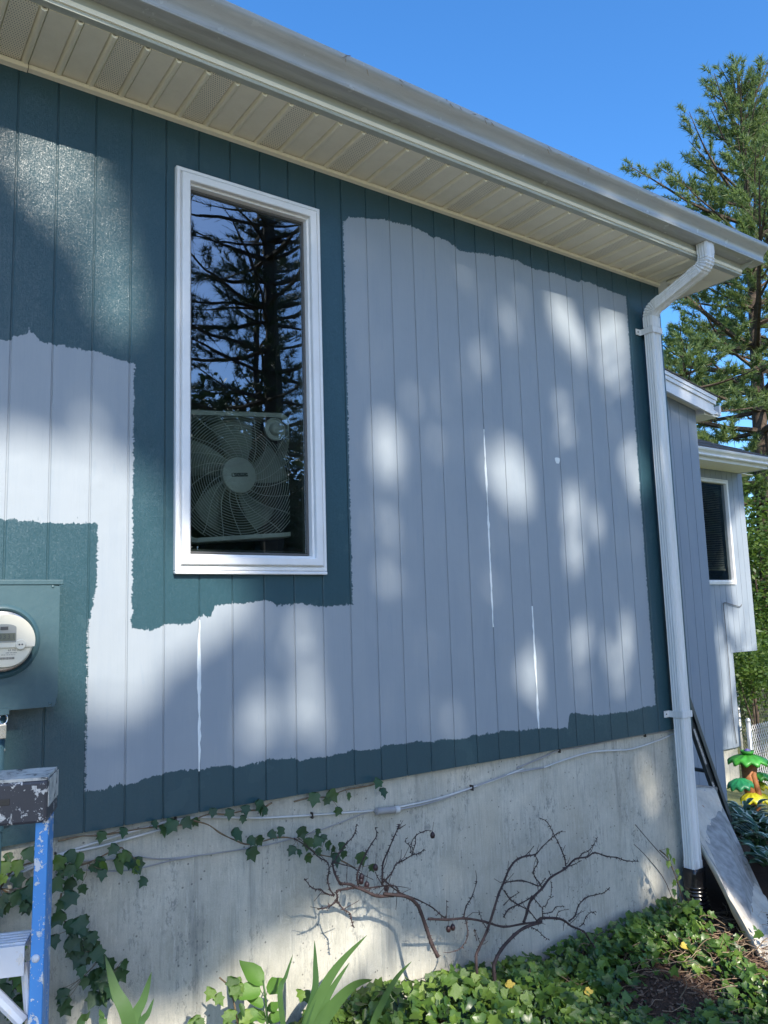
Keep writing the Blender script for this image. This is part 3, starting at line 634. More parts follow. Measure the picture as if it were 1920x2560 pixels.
# caulk lines left white in three grooves, and a spackled dab
g = G('white_caulk', 0.6, 0.3); g.color(g.mix(g.noise(g.pos, 80, 3), (0.78, 0.80, 0.79), (0.62, 0.70, 0.72))); M_CAULK = g.m
for k, z0, z1 in ((3, 0.145, 0.70), (14, 0.62, 1.60), (16, 0.115, 0.72)):
    m = MB(); zz = z0
    prev = None
    while zz <= z1:
        w = 0.0062 + 0.0018 * math.sin(zz * 23 + k) + rng.uniform(-0.0008, 0.0008)
        if zz - z0 < 0.05 or z1 - zz < 0.05: w *= 0.6
        ox = rng.uniform(-0.0014, 0.0014); w *= rng.choice((0.55, 0.8, 1.0, 1.0, 1.2))
        row = [(k * S - w + ox, -0.0003, zz), (k * S + ox, -0.0016, zz), (k * S + w + ox, -0.0003, zz)]
        if prev: m.add(prev + row, [(0, 1, 4, 3), (1, 2, 5, 4)])
        prev = row; zz += 0.025
    m.build('caulk_line', M_CAULK, house)
m = MB(); ring = []
for i in range(12):
    t = i * math.pi / 6; ring.append((2.415 + (0.018 + 0.004 * math.sin(3 * t)) * math.cos(t), -0.0012, 1.482 + (0.022 + 0.006 * math.cos(2 * t)) * math.sin(t)))
m.add(ring + [(2.415, -0.003, 1.482)], [(i, (i + 1) % 12, 12) for i in range(12)]); m.build('spackle_dab', M_CAULK, house)

# eaves: wall trim, ribbed soffit strips, fascia, gutter, roof
m = MB(); m.prism([(0.0, 2.672), (-0.020, 2.676), (-0.022, 2.690), (-0.004, 2.694), (-0.004, 2.71), (0.0, 2.71)], 'x', -0.244, X1 - 0.01)
m.prism([(0.001, 2.670), (-0.021, 2.674), (-0.023, 2.690), (-0.004, 2.694), (-0.004, 2.71), (0.001, 2.71)], 'x', X0, -0.247)
m.build('soffit_channel', M_SOFFIT, house)
RP = 0.1143
def soffit_prof():
    # flat strip, then a rounded rib that hangs below it
    pr = [(0.0, 0.0), (0.082, 0.0), (0.084, 0.006)]
    for i in range(7):
        t = math.pi * (1 - i / 6); pr.append((0.0975 + 0.0115 * math.cos(t), -0.0005 - 0.012 * math.sin(t)))
    pr += [(0.1105, 0.006), (0.1125, 0.0), (RP, 0.0)]
    return pr
sp = soffit_prof()
def strip_mesh(mt):
    up = [(x, z + 0.010) for x, z in reversed(sp)]
    me = MB().prism(sp + up, 'y', -0.322, -0.006).mesh('soffit_strip'); fix_normals(me); me.materials.append(mt); return me
sm_s, sm_v = strip_mesh(M_SOFFIT), strip_mesh(M_VENT)
# the first vented strip at the left edge of the picture starts at x = -0.355
i0 = int((X0 + 0.370) / RP) - 1
for i in range(i0, 40):
    xx = -0.3555 + i * RP
    if xx + RP > X1 + 0.02: break
    if xx < X0: continue
    o = place('soffit_strip', sm_v if (i % 3 == 0) else sm_s, None, house, loc=(xx, 0, HZ - 0.002))
    smooth_by_angle(o, 30)
m = MB(); m.box(X0, X1 + 0.34, -0.36, 0.62, HZ + 0.012, HZ + 0.03); m.build('soffit_backing', M_SOFFIT, house)
def fascia(xa, xb, d):
    pr = [(-0.319, 2.7005 - d), (-0.353 - d, 2.6985 - d), (-0.3535 - d, 2.72), (-0.350 - d, 2.752), (-0.353 - d, 2.90), (-0.335, 2.90), (-0.335, 2.706 - d), (-0.319, 2.706 - d)]
    return bevel(MB().prism(pr, 'x', xa, xb).build('fascia', M_FASCIA, house), 0.002)
fascia(X0, 0.345, 0.0); fascia(0.338, X1 + 0.345, 0.0015)
# return of the eave round the gable end
m = MB(); m.box(X1 + 0.328, X1 + 0.344, -0.336, 0.60, 2.700, 2.90); m.build('rake_fascia', M_FASCIA, house)
for (ya, yb, zz, tw) in ((-0.317, -0.19, 0.0, 0.0), (-0.186, -0.06, -0.006, 0.01), (-0.056, 0.09, 0.0, 0.0), (0.094, 0.25, -0.003, 0.004), (0.254, 0.59, 0.0, 0.0)):
    m = MB(); m.add([(X1 + 0.002, ya, 2.698 + zz), (X1 + 0.327, ya, 2.698 + zz + tw), (X1 + 0.327, yb, 2.698 + zz), (X1 + 0.002, yb, 2.698 + zz - tw),
                     (X1 + 0.002, ya, 2.708 + zz), (X1 + 0.327, ya, 2.708 + zz + tw), (X1 + 0.327, yb, 2.708 + zz), (X1 + 0.002, yb, 2.708 + zz - tw)],
                    [(0, 3, 2, 1), (4, 5, 6, 7), (0, 1, 5, 4), (1, 2, 6, 5), (2, 3, 7, 6), (3, 0, 4, 7)])
    m.build('soffit_strip', M_SOFFIT, house)
m = MB(); m.prism([(-0.30, 2.697), (-0.02, 2.697), (-0.02, 2.690), (-0.26, 2.690)], 'x', X1 + 0.07, X1 + 0.115, M=Matrix.Translation((0, 0, -0.0005)))
m.build('soffit_channel', M_SOFFIT, house)
gut_o = [(-0.3545, 2.892), (-0.3545, 2.766), (-0.436, 2.7655), (-0.441, 2.768), (-0.4425, 2.774), (-0.4385, 2.779), (-0.4385, 2.790), (-0.4405, 2.803), (-0.446, 2.816), (-0.455, 2.828), (-0.466, 2.837), (-0.475, 2.845), (-0.480, 2.854), (-0.4815, 2.866), (-0.4805, 2.874), (-0.474, 2.876)]
gut_i = [(y + (0.0035 if y < -0.36 else -0.0035) * (1 if i else 1), z + (0.004 if z < 2.80 else 0.0)) for i, (y, z) in enumerate(gut_o)]
gut_i = [(min(y, -0.3575), z) for y, z in gut_i]
gutter = MB().prism(gut_o + gut_i[::-1], 'x', X0, 3.878).build('gutter', M_GUTTER, house)
smooth_by_angle(gutter, 40)
MB().prism([q for q in gut_o] + [(-0.3545, 2.876)][:0], 'x', 3.8785, 3.882).build('end_cap', M_GUTTER, gutter)
m = MB(); m.prism([(-0.352, 2.768), (-0.436, 2.762), (-0.30, 2.700), (-0.24, 2.725), (-0.24, 2.77)], 'x', 3.776, 3.779); m.build('flashing', M_FASCIA, house)
g = G('asphalt_shingle', 0.95, 0.2); g.color(g.mix(g.noise(g.pos, 60, 5, 0.8), (0.06, 0.055, 0.05), (0.16, 0.145, 0.13))); g.normal(g.bump(g.noise(g.pos, 120, 3), 0.8, 0.01)); M_SHING = g.m
m = MB(); m.prism([(-0.39, 2.905), (-0.39, 2.915), (3.2, 4.42), (3.2, 4.30), (-0.335, 2.902)], 'x', X0, X1 + 0.37); m.build('roof', M_SHING, house)
m = MB(); m.prism([(0.60, 2.73), (3.2, 3.9), (3.2, 4.30), (-0.335, 2.87)], 'x', X1 + 0.25, X1 + 0.33); m.build('gable_end', M_WHITE, house)
# debris caught on the gutter lip
for i in range(26):
    xx = rng.choice([0.95, 1.45, 1.52, 2.0, 2.05, 2.25, 2.7]) + rng.uniform(-0.15, 0.15)
    a = rng.uniform(0, 3.1); l = rng.uniform(0.008, 0.028)
    yy, zz = -0.4825, rng.uniform(2.845, 2.878)
    m = MB().tube([(xx, yy, zz), (xx + l * math.cos(a), yy - 0.001, zz - abs(l * math.sin(a)))], [0.0011, 0.0006], 5)
    m.build('pine_needle', M_DEADLEAF, gutter)

# downspout with two elbows
ds_parent = empty.__call__ if False else None
def rect_sweep(pts, wx, wy, ribs=True, upx=Vector((1, 0, 0)), crimp=None):
    """rectangular corrugated pipe along a path in the yz plane; front ribs run along it"""
    prof = []
    def side(a, b, nrib):
        a = Vector(a); b = Vector(b); nrm = Vector(((b - a).y, -(b - a).x)).normalized()
        n = nrib * 2 + 1
        for i in range(n):
            q = a + (b - a) * (i / n)
            prof.append(tuple(q)); 
            if ribs and i % 2 == 1:
                prof[-1] = tuple(q - nrm * 0.0042)
                prof.append(tuple(q + (b - a) * (0.5 / n) - nrm * 0.0042))
    c = 0.006
    hx, hy = wx / 2, wy / 2
    side((-hx + c, -hy), (hx - c, -hy), 1); side((hx, -hy + c), (hx, hy - c), 3); side((hx - c, hy), (-hx + c, hy), 1); side((-hx, hy - c), (-hx, -hy + c), 3)
    n = len(prof); vs = []; fs = []
    pts = [Vector(q) for q in pts]
    for i, q in enumerate(pts):
        d = (pts[min(i + 1, len(pts) - 1)] - pts[max(i - 1, 0)]).normalized()
        nn = upx.cross(d).normalized()      # local "front"
        if nn.dot(Vector((0, 1, 0.0))) < 0: nn = -nn
        k = 1.0 + (crimp[i] if crimp else 0.0)
        for (a, b2) in prof: vs.append(q + upx * a * k + nn * b2 * k)
    for i in range(len(pts) - 1):
        for j in range(n): fs.append((i * n + j, i * n + (j + 1) % n, (i + 1) * n + (j + 1) % n, (i + 1) * n + j))
    fs.append(tuple(range(n - 1, -1, -1))); fs.append(tuple((len(pts) - 1) * n + j for j in range(n)))
    return MB().add(vs, fs)
DX = 3.252; DY = -0.056
ds = rect_sweep([(DX, DY, 2.42), (DX, DY, 1.2), (DX, DY, 0.0), (DX, DY, -0.74)], 0.084, 0.066).build('downspout', M_DOWN, house)
def arc(c, r, a0, a1, n):
    return [(0, c[0] + r * math.cos(math.radians(a0 + (a1 - a0) * i / n)), c[1] + r * math.sin(math.radians(a0 + (a1 - a0) * i / n))) for i in range(n + 1)]
# lower elbow: from vertical, turning out from the wall; upper elbow back up to the outlet
r = 0.075
ang = 63
lo = [(0, DY, 2.36), (0, DY, 2.40)] + [(0, DY - r + r * math.cos(math.radians(t)), 2.42 + r * math.sin(math.radians(t))) for t in np.linspace(0, ang, 13)]
ey, ez = lo[-1][1], lo[-1][2]
dy_, dz_ = -math.sin(math.radians(ang)), math.cos(math.radians(ang))
lo.append((0, ey + dy_ * 0.05, ez + dz_ * 0.05))
oy = -0.398
# upper elbow ends vertical at y = oy
uy0 = oy + r - r * math.cos(math.radians(ang))
L = (ey - uy0) / -dy_
uz0 = ez + dz_ * L
upe = [(0, uy0 - dy_ * 0.045, uz0 - dz_ * 0.045)] + [(0, oy + r - r * math.cos(math.radians(ang - t)), uz0 + r * math.sin(math.radians(ang)) - r * math.sin(math.radians(ang - t))) for t in np.linspace(0, ang, 13)]
upe += [(0, oy, upe[-1][2] + 0.03), (0, oy, 2.7655)]
XS = lambda L_, s: [(DX + s * (-(q[1] - DY)) , q[1], q[2]) for q in L_]
SK = 0.22                                  # the offset also runs a little to the right
def crimps(n): return [(-0.075 if i % 2 else 0.03) if 1 < i < n - 2 else 0.02 for i in range(n)]
e1 = rect_sweep(XS(lo, SK), 0.087, 0.068, crimp=crimps(len(lo))).build('elbow', M_DOWN, ds)
e2 = rect_sweep(XS(upe, SK), 0.087, 0.068, crimp=crimps(len(upe))).build('elbow', M_DOWN, ds)
mid_ = [(0, ey + dy_ * 0.02, ez + dz_ * 0.02), (0, uy0 - dy_ * 0.02, uz0 - dz_ * 0.02)]
rect_sweep(XS(mid_, SK), 0.083, 0.065).build('offset_piece', M_DOWN, ds)
def strap(zc):
    m = MB(); h = 0.018; a, bb = 0.0455, 0.036
    m.box(DX - a, DX + a, DY - bb - 0.002, DY - bb, zc - h, zc + h)
    m.box(DX - a - 0.002, DX - a, DY - bb, -0.004, zc - h, zc + h); m.box(DX + a, DX + a + 0.002, DY - bb, -0.004, zc - h, zc + h)
    m.box(DX - a - 0.045, DX - a - 0.002, -0.0075, -0.004, zc - h, zc + h); m.box(DX + a + 0.002, DX + a + 0.045, -0.0075, -0.004, zc - h, zc + h)
    o = m.build('strap', M_DOWN, ds)
    for sx in (-1, 1):
        MB().lathe([(0.0045, 0), (0.004, 0.0015), (0.001, 0.002)], 10, Matrix.Translation((DX + sx * (a + 0.026), -0.0075, zc)) @ Matrix.Rotation(math.pi / 2, 4, 'X')).build('screw', M_DARK, ds)
M_DARK = plain('dark_metal', (0.06, 0.055, 0.05), 0.5, 0.5, 0.6)
strap(2.335); strap(0.09)
rect_sweep([(DX, DY, -0.70), (DX, DY, -0.765)], 0.088, 0.07).build('coupling', M_DOWN, ds)

# the window
win = MB().frame(WX0, WX1, WZ0, WZ1, [(0.0, 0.0), (0.0, -0.020), (0.003, -0.023), (0.013, -0.023), (0.016, -0.020), (0.016, -0.014), (0.020, -0.014), (0.022, -0.030), (0.026, -0.033), (0.050, -0.033), (0.053, -0.030), (0.054, -0.012), (0.062, -0.010), (0.064, 0.008), (0.066, 0.075)]).build('window', M_WHITE, house)
m = MB(); m.box(WX0 - 0.001, WX1 + 0.001, -0.024, -0.0005, WZ0 - 0.014, WZ0 - 0.001); bevel(m.build('sill', M_WHITE, win), 0.004)
M_SASH = plain('dark_sash', (0.10, 0.10, 0.095), 0.5, 0.4, var=0.1)
MB().frame(WX0 + 0.0655, WX1 - 0.0655, WZ0 + 0.0655, WZ1 - 0.0655, [(0.0, 0.012), (0.006, 0.010), (0.009, 0.014), (0.010, 0.030)]).build('sash', M_SASH, win)
gl = MB().add([(WX0 + 0.064, 0.018, WZ0 + 0.064), (WX1 - 0.064, 0.018, WZ0 + 0.064), (WX1 - 0.064, 0.018, WZ1 - 0.064), (WX0 + 0.064, 0.018, WZ1 - 0.064)], [(0, 1, 2, 3)]).build('pane', M_GLASS, win)
MB().frame(WX0 + 0.060, WX1 - 0.060, WZ0 + 0.060, WZ1 - 0.060, [(0.0, 0.030), (0.022, 0.034), (0.026, 0.055), (0.026, 0.10), (0.0, 0.30)]).build('inner_jamb', M_SASH, win)
m = MB(); m.box(WX0 + 0.05, WX1 - 0.05, 0.056, 0.34, WZ0 + 0.064, WZ0 + 0.088); m.build('inner_ledge', M_SASH, win)
# ------------------------------------------------------------------ box fan behind the glass
def build_fan():
    root = empty('box_fan', 'white box fan standing tilted behind the tall window', 'fan', (0.640, 0.15, 1.000))
    M_FAN = plain('fan_plastic', (0.62, 0.64, 0.62), 0.45, 0.4, var=0.08)
    M_BLADE = plain('fan_blade_plastic', (0.40, 0.43, 0.41), 0.5, 0.4, var=0.08)
    T = Matrix.Translation((0.640, 0.15, 1.289)) @ Matrix.Rotation(math.radians(-5.2), 4, 'Y')
    H = 0.272
    def rr(h, r, n=7):
        pts = []
        for cx, cz, a0 in ((h - r, h - r, 0), (-h + r, h - r, 90), (-h + r, -h + r, 180), (h - r, -h + r, 270)):
            for i in range(n):
                t = math.radians(a0 + 90 * i / (n - 1)); pts.append((cx + r * math.cos(t), cz + r * math.sin(t)))
        return pts
    o_, i_ = rr(H, 0.055), rr(H - 0.021, 0.045)
    n = len(o_); vs = []; fs = []
    for pts, y in ((o_, 0.10), (o_, -0.004), ([(a * 0.985, b * 0.985) for a, b in o_], -0.010), (i_, -0.008), (i_, 0.10)):
        vs += [T @ Vector((a, y, b)) for a, b in pts]
    for k in range(4):
        for j in range(n): fs.append((k * n + j, k * n + (j + 1) % n, (k + 1) * n + (j + 1) % n, (k + 1) * n + j))
    fr = MB().add(vs, fs).build('frame', M_FAN, root, smooth=True); smooth_by_angle(fr, 50)
    # grille: rings cut by the square frame, and curved spokes
    gr = MB()
    lim = H - 0.02
    for q in range(21):
        r = 0.082 + q * 0.0108
        run = []
        for k in range(73):
            t = 2 * math.pi * k / 72; a, b = r * math.cos(t), r * math.sin(t)
            ok = abs(a) < lim and abs(b) < lim and (a - 0.185) ** 2 + (b - 0.195) ** 2 > 0.052 ** 2
            if ok: run.append(T @ Vector((a, -0.004, b)))
            if (not ok or k == 72) and len(run) > 1: gr.tube(run, 0.0017, 5, False)
            if not ok: run = []
    for s in range(20):
        a0 = 2 * math.pi * s / 20; run = []
        for k in range(15):
            r = 0.076 + (0.30 - 0.076) * k / 14; t = a0 + 0.75 * math.sin(k / 14 * math.pi * 0.5) * 0.8
            a, b = r * math.cos(t), r * math.sin(t)
            if abs(a) < lim and abs(b) < lim and (a - 0.185) ** 2 + (b - 0.195) ** 2 > 0.050 ** 2: run.append(T @ Vector((a, -0.0055, b)))
            else: break
        if len(run) > 1: gr.tube(run, 0.0018, 5, False)
    gr.build('grille', M_FAN, root, smooth=True)
    R = Matrix.Rotation(math.pi / 2, 4, 'X')
    MB().lathe([(0.076, -0.004), (0.076, 0.008), (0.073, 0.011), (0.0, 0.0125)], 48, T @ R).build('hub_cap', M_FAN, root, smooth=True)
    M_BADGE = plain('badge_dark', (0.05, 0.06, 0.065), 0.4)
    badge = MB().box(-0.036, 0.036, -0.0142, -0.0122, -0.007, 0.008, T).build('badge', M_BADGE, root)
    me = text_mesh('UTILITECH', 0.0115, 0.0002, space=1.15); me.transform(T @ Matrix.Translation((0.004, -0.0148, 0.0005)) @ R)
    place('badge_lettering', me, M_FAN, badge)
    MB().box(-0.034, -0.026, -0.0150, -0.0142, -0.005, 0.006, T).build('badge_mark', M_FAN, badge)
    KT = T @ Matrix.Translation((0.188, 0, 0.198)) @ R
    kn = MB().lathe([(0.050, -0.004), (0.050, 0.010), (0.044, 0.012), (0.041, 0.006), (0.028, 0.006), (0.026, 0.022), (0.020, 0.028), (0.0, 0.030)], 36, KT).build('speed_knob', M_FAN, root); smooth_by_angle(kn, 40)
    for k in range(5):
        b = MB(); rows = []
        a0 = 2 * math.pi * k / 5 + 1.25
        for i in range(9):
            r = 0.05 + 0.19 * i / 8
            w = 0.42 - 0.08 * i / 8; sk = 0.30 * (i / 8)
            rows.append([T @ Vector((r * math.cos(a0 + sk + e * w), 0.045 + e * 0.035, r * math.sin(a0 + sk + e * w))) for e in (-1, -0.4, 0.3, 1)])
        vs = [q for r_ in rows for q in r_]
        fs = [(i * 4 + j, i * 4 + j + 1, i * 4 + j + 5, i * 4 + j + 4) for i in range(8) for j in range(3)]
        b.add(vs, fs); o = b.build('blade', M_BLADE, root, smooth=True, fix=False)
        o.modifiers.new('thick', 'SOLIDIFY').thickness = 0.003
build_fan()

# ------------------------------------------------------------------ electricity meter
def meter_paint():
    g = G('painted_meter_box', 0.42, 0.5)
    c = g.mix(g.noise(g.pos, 30, 6, 0.7), (0.026, 0.068, 0.088), (0.055, 0.108, 0.122))
    g.color(c); g.normal(g.bump(g.noise(g.pos, 70, 4), 0.3, 0.002)); return g.m
M_MBOX = meter_paint()
def build_meter():
    root = empty('electric_meter', 'teal painted electric meter box with round cream meter', 'electric meter', (-0.29, -0.06, 0.43))
    bx0, bx1, bz0, bz1, by = -0.47, -0.117, 0.432, 0.824, -0.098
    bevel(MB().box(bx0, bx1, by + 0.006, -0.001, bz0, bz1).build('box', M_MBOX, root), 0.004)
    cx, cz = -0.290, 0.646
    # cover plate with a hole ringed by a pressed rim
    m = MB(); n = 48
    ring = [(cx + 0.098 * math.cos(2 * math.pi * k / n), cz + 0.098 * math.sin(2 * math.pi * k / n)) for k in range(n)]
    prof = [(0.116, by), (0.110, by - 0.006), (0.104, by - 0.008), (0.098, by - 0.004), (0.094, by + 0.004)]
    for (r, y) in prof: m.v += [(cx + r * math.cos(2 * math.pi * k / n), y, cz + r * math.sin(2 * math.pi * k / n)) for k in range(n)]
    for i in range(len(prof) - 1):
        for k in range(n): m.f.append((i * n + k, i * n + (k + 1) % n, (i + 1) * n + (k + 1) % n, (i + 1) * n + k))
    o0 = len(m.v)
    for k in range(n):
        t = 2 * math.pi * k / n; c_, s_ = math.cos(t), math.sin(t)
        tt = min([((bx1 if c_ > 0 else bx0) - cx) / c_ if abs(c_) > 1e-6 else 9, ((bz1 if s_ > 0 else bz0) - cz) / s_ if abs(s_) > 1e-6 else 9])
        m.v.append((cx + tt * c_, by, cz + tt * s_))
    for k in range(n): m.f.append((o0 + k, o0 + (k + 1) % n, (k + 1) % n, k))
    cov = m.build('cover', M_MBOX, root); smooth_by_angle(cov, 30)
    bevel(MB().box(bx0 - 0.004, bx1 + 0.010, by - 0.004, -0.001, bz1, bz1 + 0.016).build('rain_lip', M_MBOX, root), 0.002)
    for sx, sz in ((bx1 - 0.022, bz1 - 0.006), (bx1 - 0.022, bz0 + 0.01)):
        MB().lathe([(0.005, 0), (0.004, 0.003), (0, 0.004)], 12, Matrix.Translation((sx, by, sz)) @ Matrix.Rotation(math.pi / 2, 4, 'X')).build('rivet', M_MBOX, root)
    R = Matrix.Translation((cx, 0, cz)) @ Matrix.Rotation(math.pi / 2, 4, 'X')
    M_CREAM = plain('meter_cream', (0.66, 0.63, 0.52), 0.35, 0.5, var=0.06)
    M_STEEL = plain('meter_ring_steel', (0.62, 0.62, 0.60), 0.25, 0.5, 0.9, var=0.1)
    M_LCD = plain('lcd', (0.16, 0.17, 0.13), 0.2, 0.5, var=0.1)
    M_INK = plain('print_ink', (0.07, 0.07, 0.07), 0.6)
    d = MB().lathe([(0.094, 0.094), (0.094, 0.108), (0.085, 0.112), (0.083, 0.112)], 48, R).build('clamp_ring', M_STEEL, root); smooth_by_angle(d, 40)
    f = MB().lathe([(0.082, 0.100), (0.0815, 0.168), (0.077, 0.176), (0.070, 0.178), (0.0, 0.178)], 48, R).build('meter_face', M_CREAM, root); smooth_by_angle(f, 40)
    fy = -0.178
    # upper shroud with arched display window
    m = MB(); n = 30; pts = []
    for k in range(n + 1):
        t = math.radians(-12 + 204 * k / n); pts.append((cx + 0.0835 * math.cos(t), cz + 0.0835 * math.sin(t)))
    pts += [(cx - 0.082, cz - 0.018), (cx + 0.062, cz - 0.018)]
    bevel(m.prism(pts, 'y', fy - 0.006, fy + 0.06).build('shroud', M_CREAM, f), 0.003)
    arch = [(cx - 0.045, cz - 0.002), (cx + 0.028, cz - 0.002), (cx + 0.028, cz + 0.042)] + [(cx - 0.0085 + 0.0365 * math.cos(math.radians(t)), cz + 0.042 + 0.012 * math.sin(math.radians(t))) for t in range(20, 180, 20)] + [(cx - 0.045, cz + 0.042)]
    g_ = MB().prism(arch, 'y', fy - 0.0075, fy - 0.0055).build('display_window', plain('display_grey', (0.30, 0.31, 0.29), 0.3), f)
    MB().box(cx - 0.043, cx + 0.025, fy - 0.0095, fy - 0.0076, cz + 0.003, cz + 0.026).build('display', M_LCD, f)
    me = text_mesh('10331', 0.020, 0.0001, space=1.25); me.transform(Matrix.Translation((cx - 0.006, fy - 0.0099, cz + 0.0145)) @ Matrix.Rotation(math.pi / 2, 4, 'X')); place('display_digits', me, M_INK, f)
    MB().box(cx - 0.018, cx + 0.004, fy - 0.0092, fy - 0.0076, cz + 0.036, cz + 0.046).build('display_mark', M_INK, f)
    kk = MB().lathe([(0.016, -0.002), (0.016, 0.004), (0.014, 0.006), (0.0, 0.006)], 24, Matrix.Translation((cx + 0.041, fy - 0.003, cz - 0.010)) @ Matrix.Rotation(math.pi / 2, 4, 'X')).build('optical_port', M_CREAM, f)
    for sx in (-0.004, 0.004): MB().lathe([(0.0026, 0), (0.0026, 0.001), (0, 0.0012)], 10, Matrix.Translation((cx + 0.041 + sx, fy - 0.009, cz - 0.010)) @ Matrix.Rotation(math.pi / 2, 4, 'X')).build('port_eye', M_INK, f)
    for txt, sz, px, pz in (('63 161 388', 0.0085, 0.026, -0.026), ('TYPE  CL20', 0.006, -0.036, -0.028), ('240V 3W 60Hz', 0.005, 0.016, -0.034), ('FM 2S  TA 30  Kh 7.2', 0.0045, 0.008, -0.040)):
        me = text_mesh(txt, sz, 0.00005); me.transform(Matrix.Translation((cx + px, fy - 0.0006, cz + pz)) @ Matrix.Rotation(math.pi / 2, 4, 'X')); place('face_print', me, M_INK, f)
    m = MB(); xx = cx - 0.05
    while xx < cx + 0.026:
        w = rng.choice([0.0006, 0.0009, 0.0014]); m.box(xx, xx + w, fy - 0.0006, fy - 0.0002, cz - 0.054, cz - 0.047); xx += w + rng.choice([0.0007, 0.0011])
    m.build('barcode', M_INK, f)
    # latch and seal under the box
    MB().box(-0.300, -0.262, by - 0.010, by + 0.02, bz0 - 0.012, bz0 + 0.006).build('latch', M_MBOX, root)
    MB().tube([(-0.277 + 0.012 * math.cos(t), by - 0.004, bz0 - 0.026 + 0.015 * math.sin(t)) for t in np.linspace(0, 6.28, 14)], 0.002, 6, False).build('seal_ring', M_STEEL, root)
    bevel(MB().box(-0.290, -0.268, by - 0.012, by - 0.004, bz0 - 0.085, bz0 - 0.040).build('padlock', M_STEEL, root), 0.003)
    co = empty('conduit', 'teal painted metal conduit running down the wall under the meter box', 'conduit', (-0.293, -0.045, -1.0))
    pipe = MB().tube([(-0.293, -0.055, 0.43), (-0.293, -0.055, -0.15), (-0.293, -0.055, -1.05)], 0.030, 20).build('pipe', M_MBOX, co, smooth=True)
    for zc in (0.075, -0.62):
        m = MB(); m.lathe([(0.031, -0.012), (0.0345, -0.010), (0.0345, 0.010), (0.031, 0.012)], 24, Matrix.Translation((-0.293, -0.055, zc)))
        m.box(-0.262, -0.232, -0.012, -0.004, zc - 0.010, zc + 0.010); m.build('clamp', M_MBOX, co)
    MB().lathe([(0.010, 0), (0.010, 0.004), (0.005, 0.006), (0, 0.006)], 16, Matrix.Translation((-0.262, -0.003, 0.300)) @ Matrix.Rotation(math.pi / 2, 4, 'X')).build('washer', M_STEEL, co)
build_meter()

# ------------------------------------------------------------------ cables along the foundation
M_CABLE_G = plain('grey_cable', (0.30, 0.30, 0.30), 0.5, 0.4)
M_CABLE_W = plain('white_cable', (0.52, 0.52, 0.50), 0.5, 0.4)
def smooth_path(pts, sub=4):
    P = [np.array(q, float) for q in pts]
    if len(P) < 3: return [tuple(q) for q in P]
    out = []
    for i in range(len(P) - 1):
        p0, p1, p2, p3 = P[max(i - 1, 0)], P[i], P[i + 1], P[min(i + 2, len(P) - 1)]
        for k in range(sub):
            t = k / sub
            out.append(tuple(0.5 * ((2 * p1) + (-p0 + p2) * t + (2 * p0 - 5 * p1 + 4 * p2 - p3) * t * t + (-p0 + 3 * p1 - 3 * p2 + p3) * t ** 3)))
    out.append(tuple(P[-1])); return out
cab_lab = ['white coaxial cable sagging under the siding from the left ivy to the grey splice', 'thin white cable doubling the upper line beside the ladder',
           'white cable rising from the grey splice to the right', 'grey cable running just under the siding to the downspout',
           'pale cable drooping below its neighbour before the downspout', 'grey cable twisted round the white one right of the splice',
           'long thin grey wire sagging lowest across the concrete', 'short thin wire looping below the long sagging wire']
for i, (pts, lab) in enumerate(zip(CABLES, cab_lab)):
    r = 0.0040 if i < 6 else 0.0024
    sh = [(x, 0.0225 - r - 0.0035 * (i % 3), z) for x, y, z in pts]
    root = MB().tube(smooth_path(sh, 5), r, 8).build('cable', M_CABLE_W if i in (0, 1, 2, 4) else M_CABLE_G, smooth=True)
    tag(root, lab, 'cable', 'cables on the foundation')
    if i in (0, 2, 3):
        for q in sh[2::3]:
            MB().box(q[0] - 0.002, q[0] + 0.002, q[1] - 0.010, 0.0255, q[2] - 0.012, q[2] + 0.012).build('cable_clip', M_DARK, root)
c0, c1 = Vector(CONN[0]), Vector(CONN[1])
c0.y = c1.y = 0.004
spl = empty('cable_splice', 'small grey cylindrical cable splice on the concrete', 'cable splice', tuple((c0 + c1) / 2))
dd_ = (c1 - c0)
MB().tube([c0, c0 + dd_ * 0.04, c0 + dd_ * 0.06, c0 + dd_ * 0.8, c0 + dd_ * 0.85], [0.006, 0.006, 0.014, 0.014, 0.012], 16).build('sleeve', M_CABLE_G, spl)
MB().tube([c0 + dd_ * 0.83, c1], [0.0155, 0.0155], 16).build('cap', M_CABLE_W, spl)

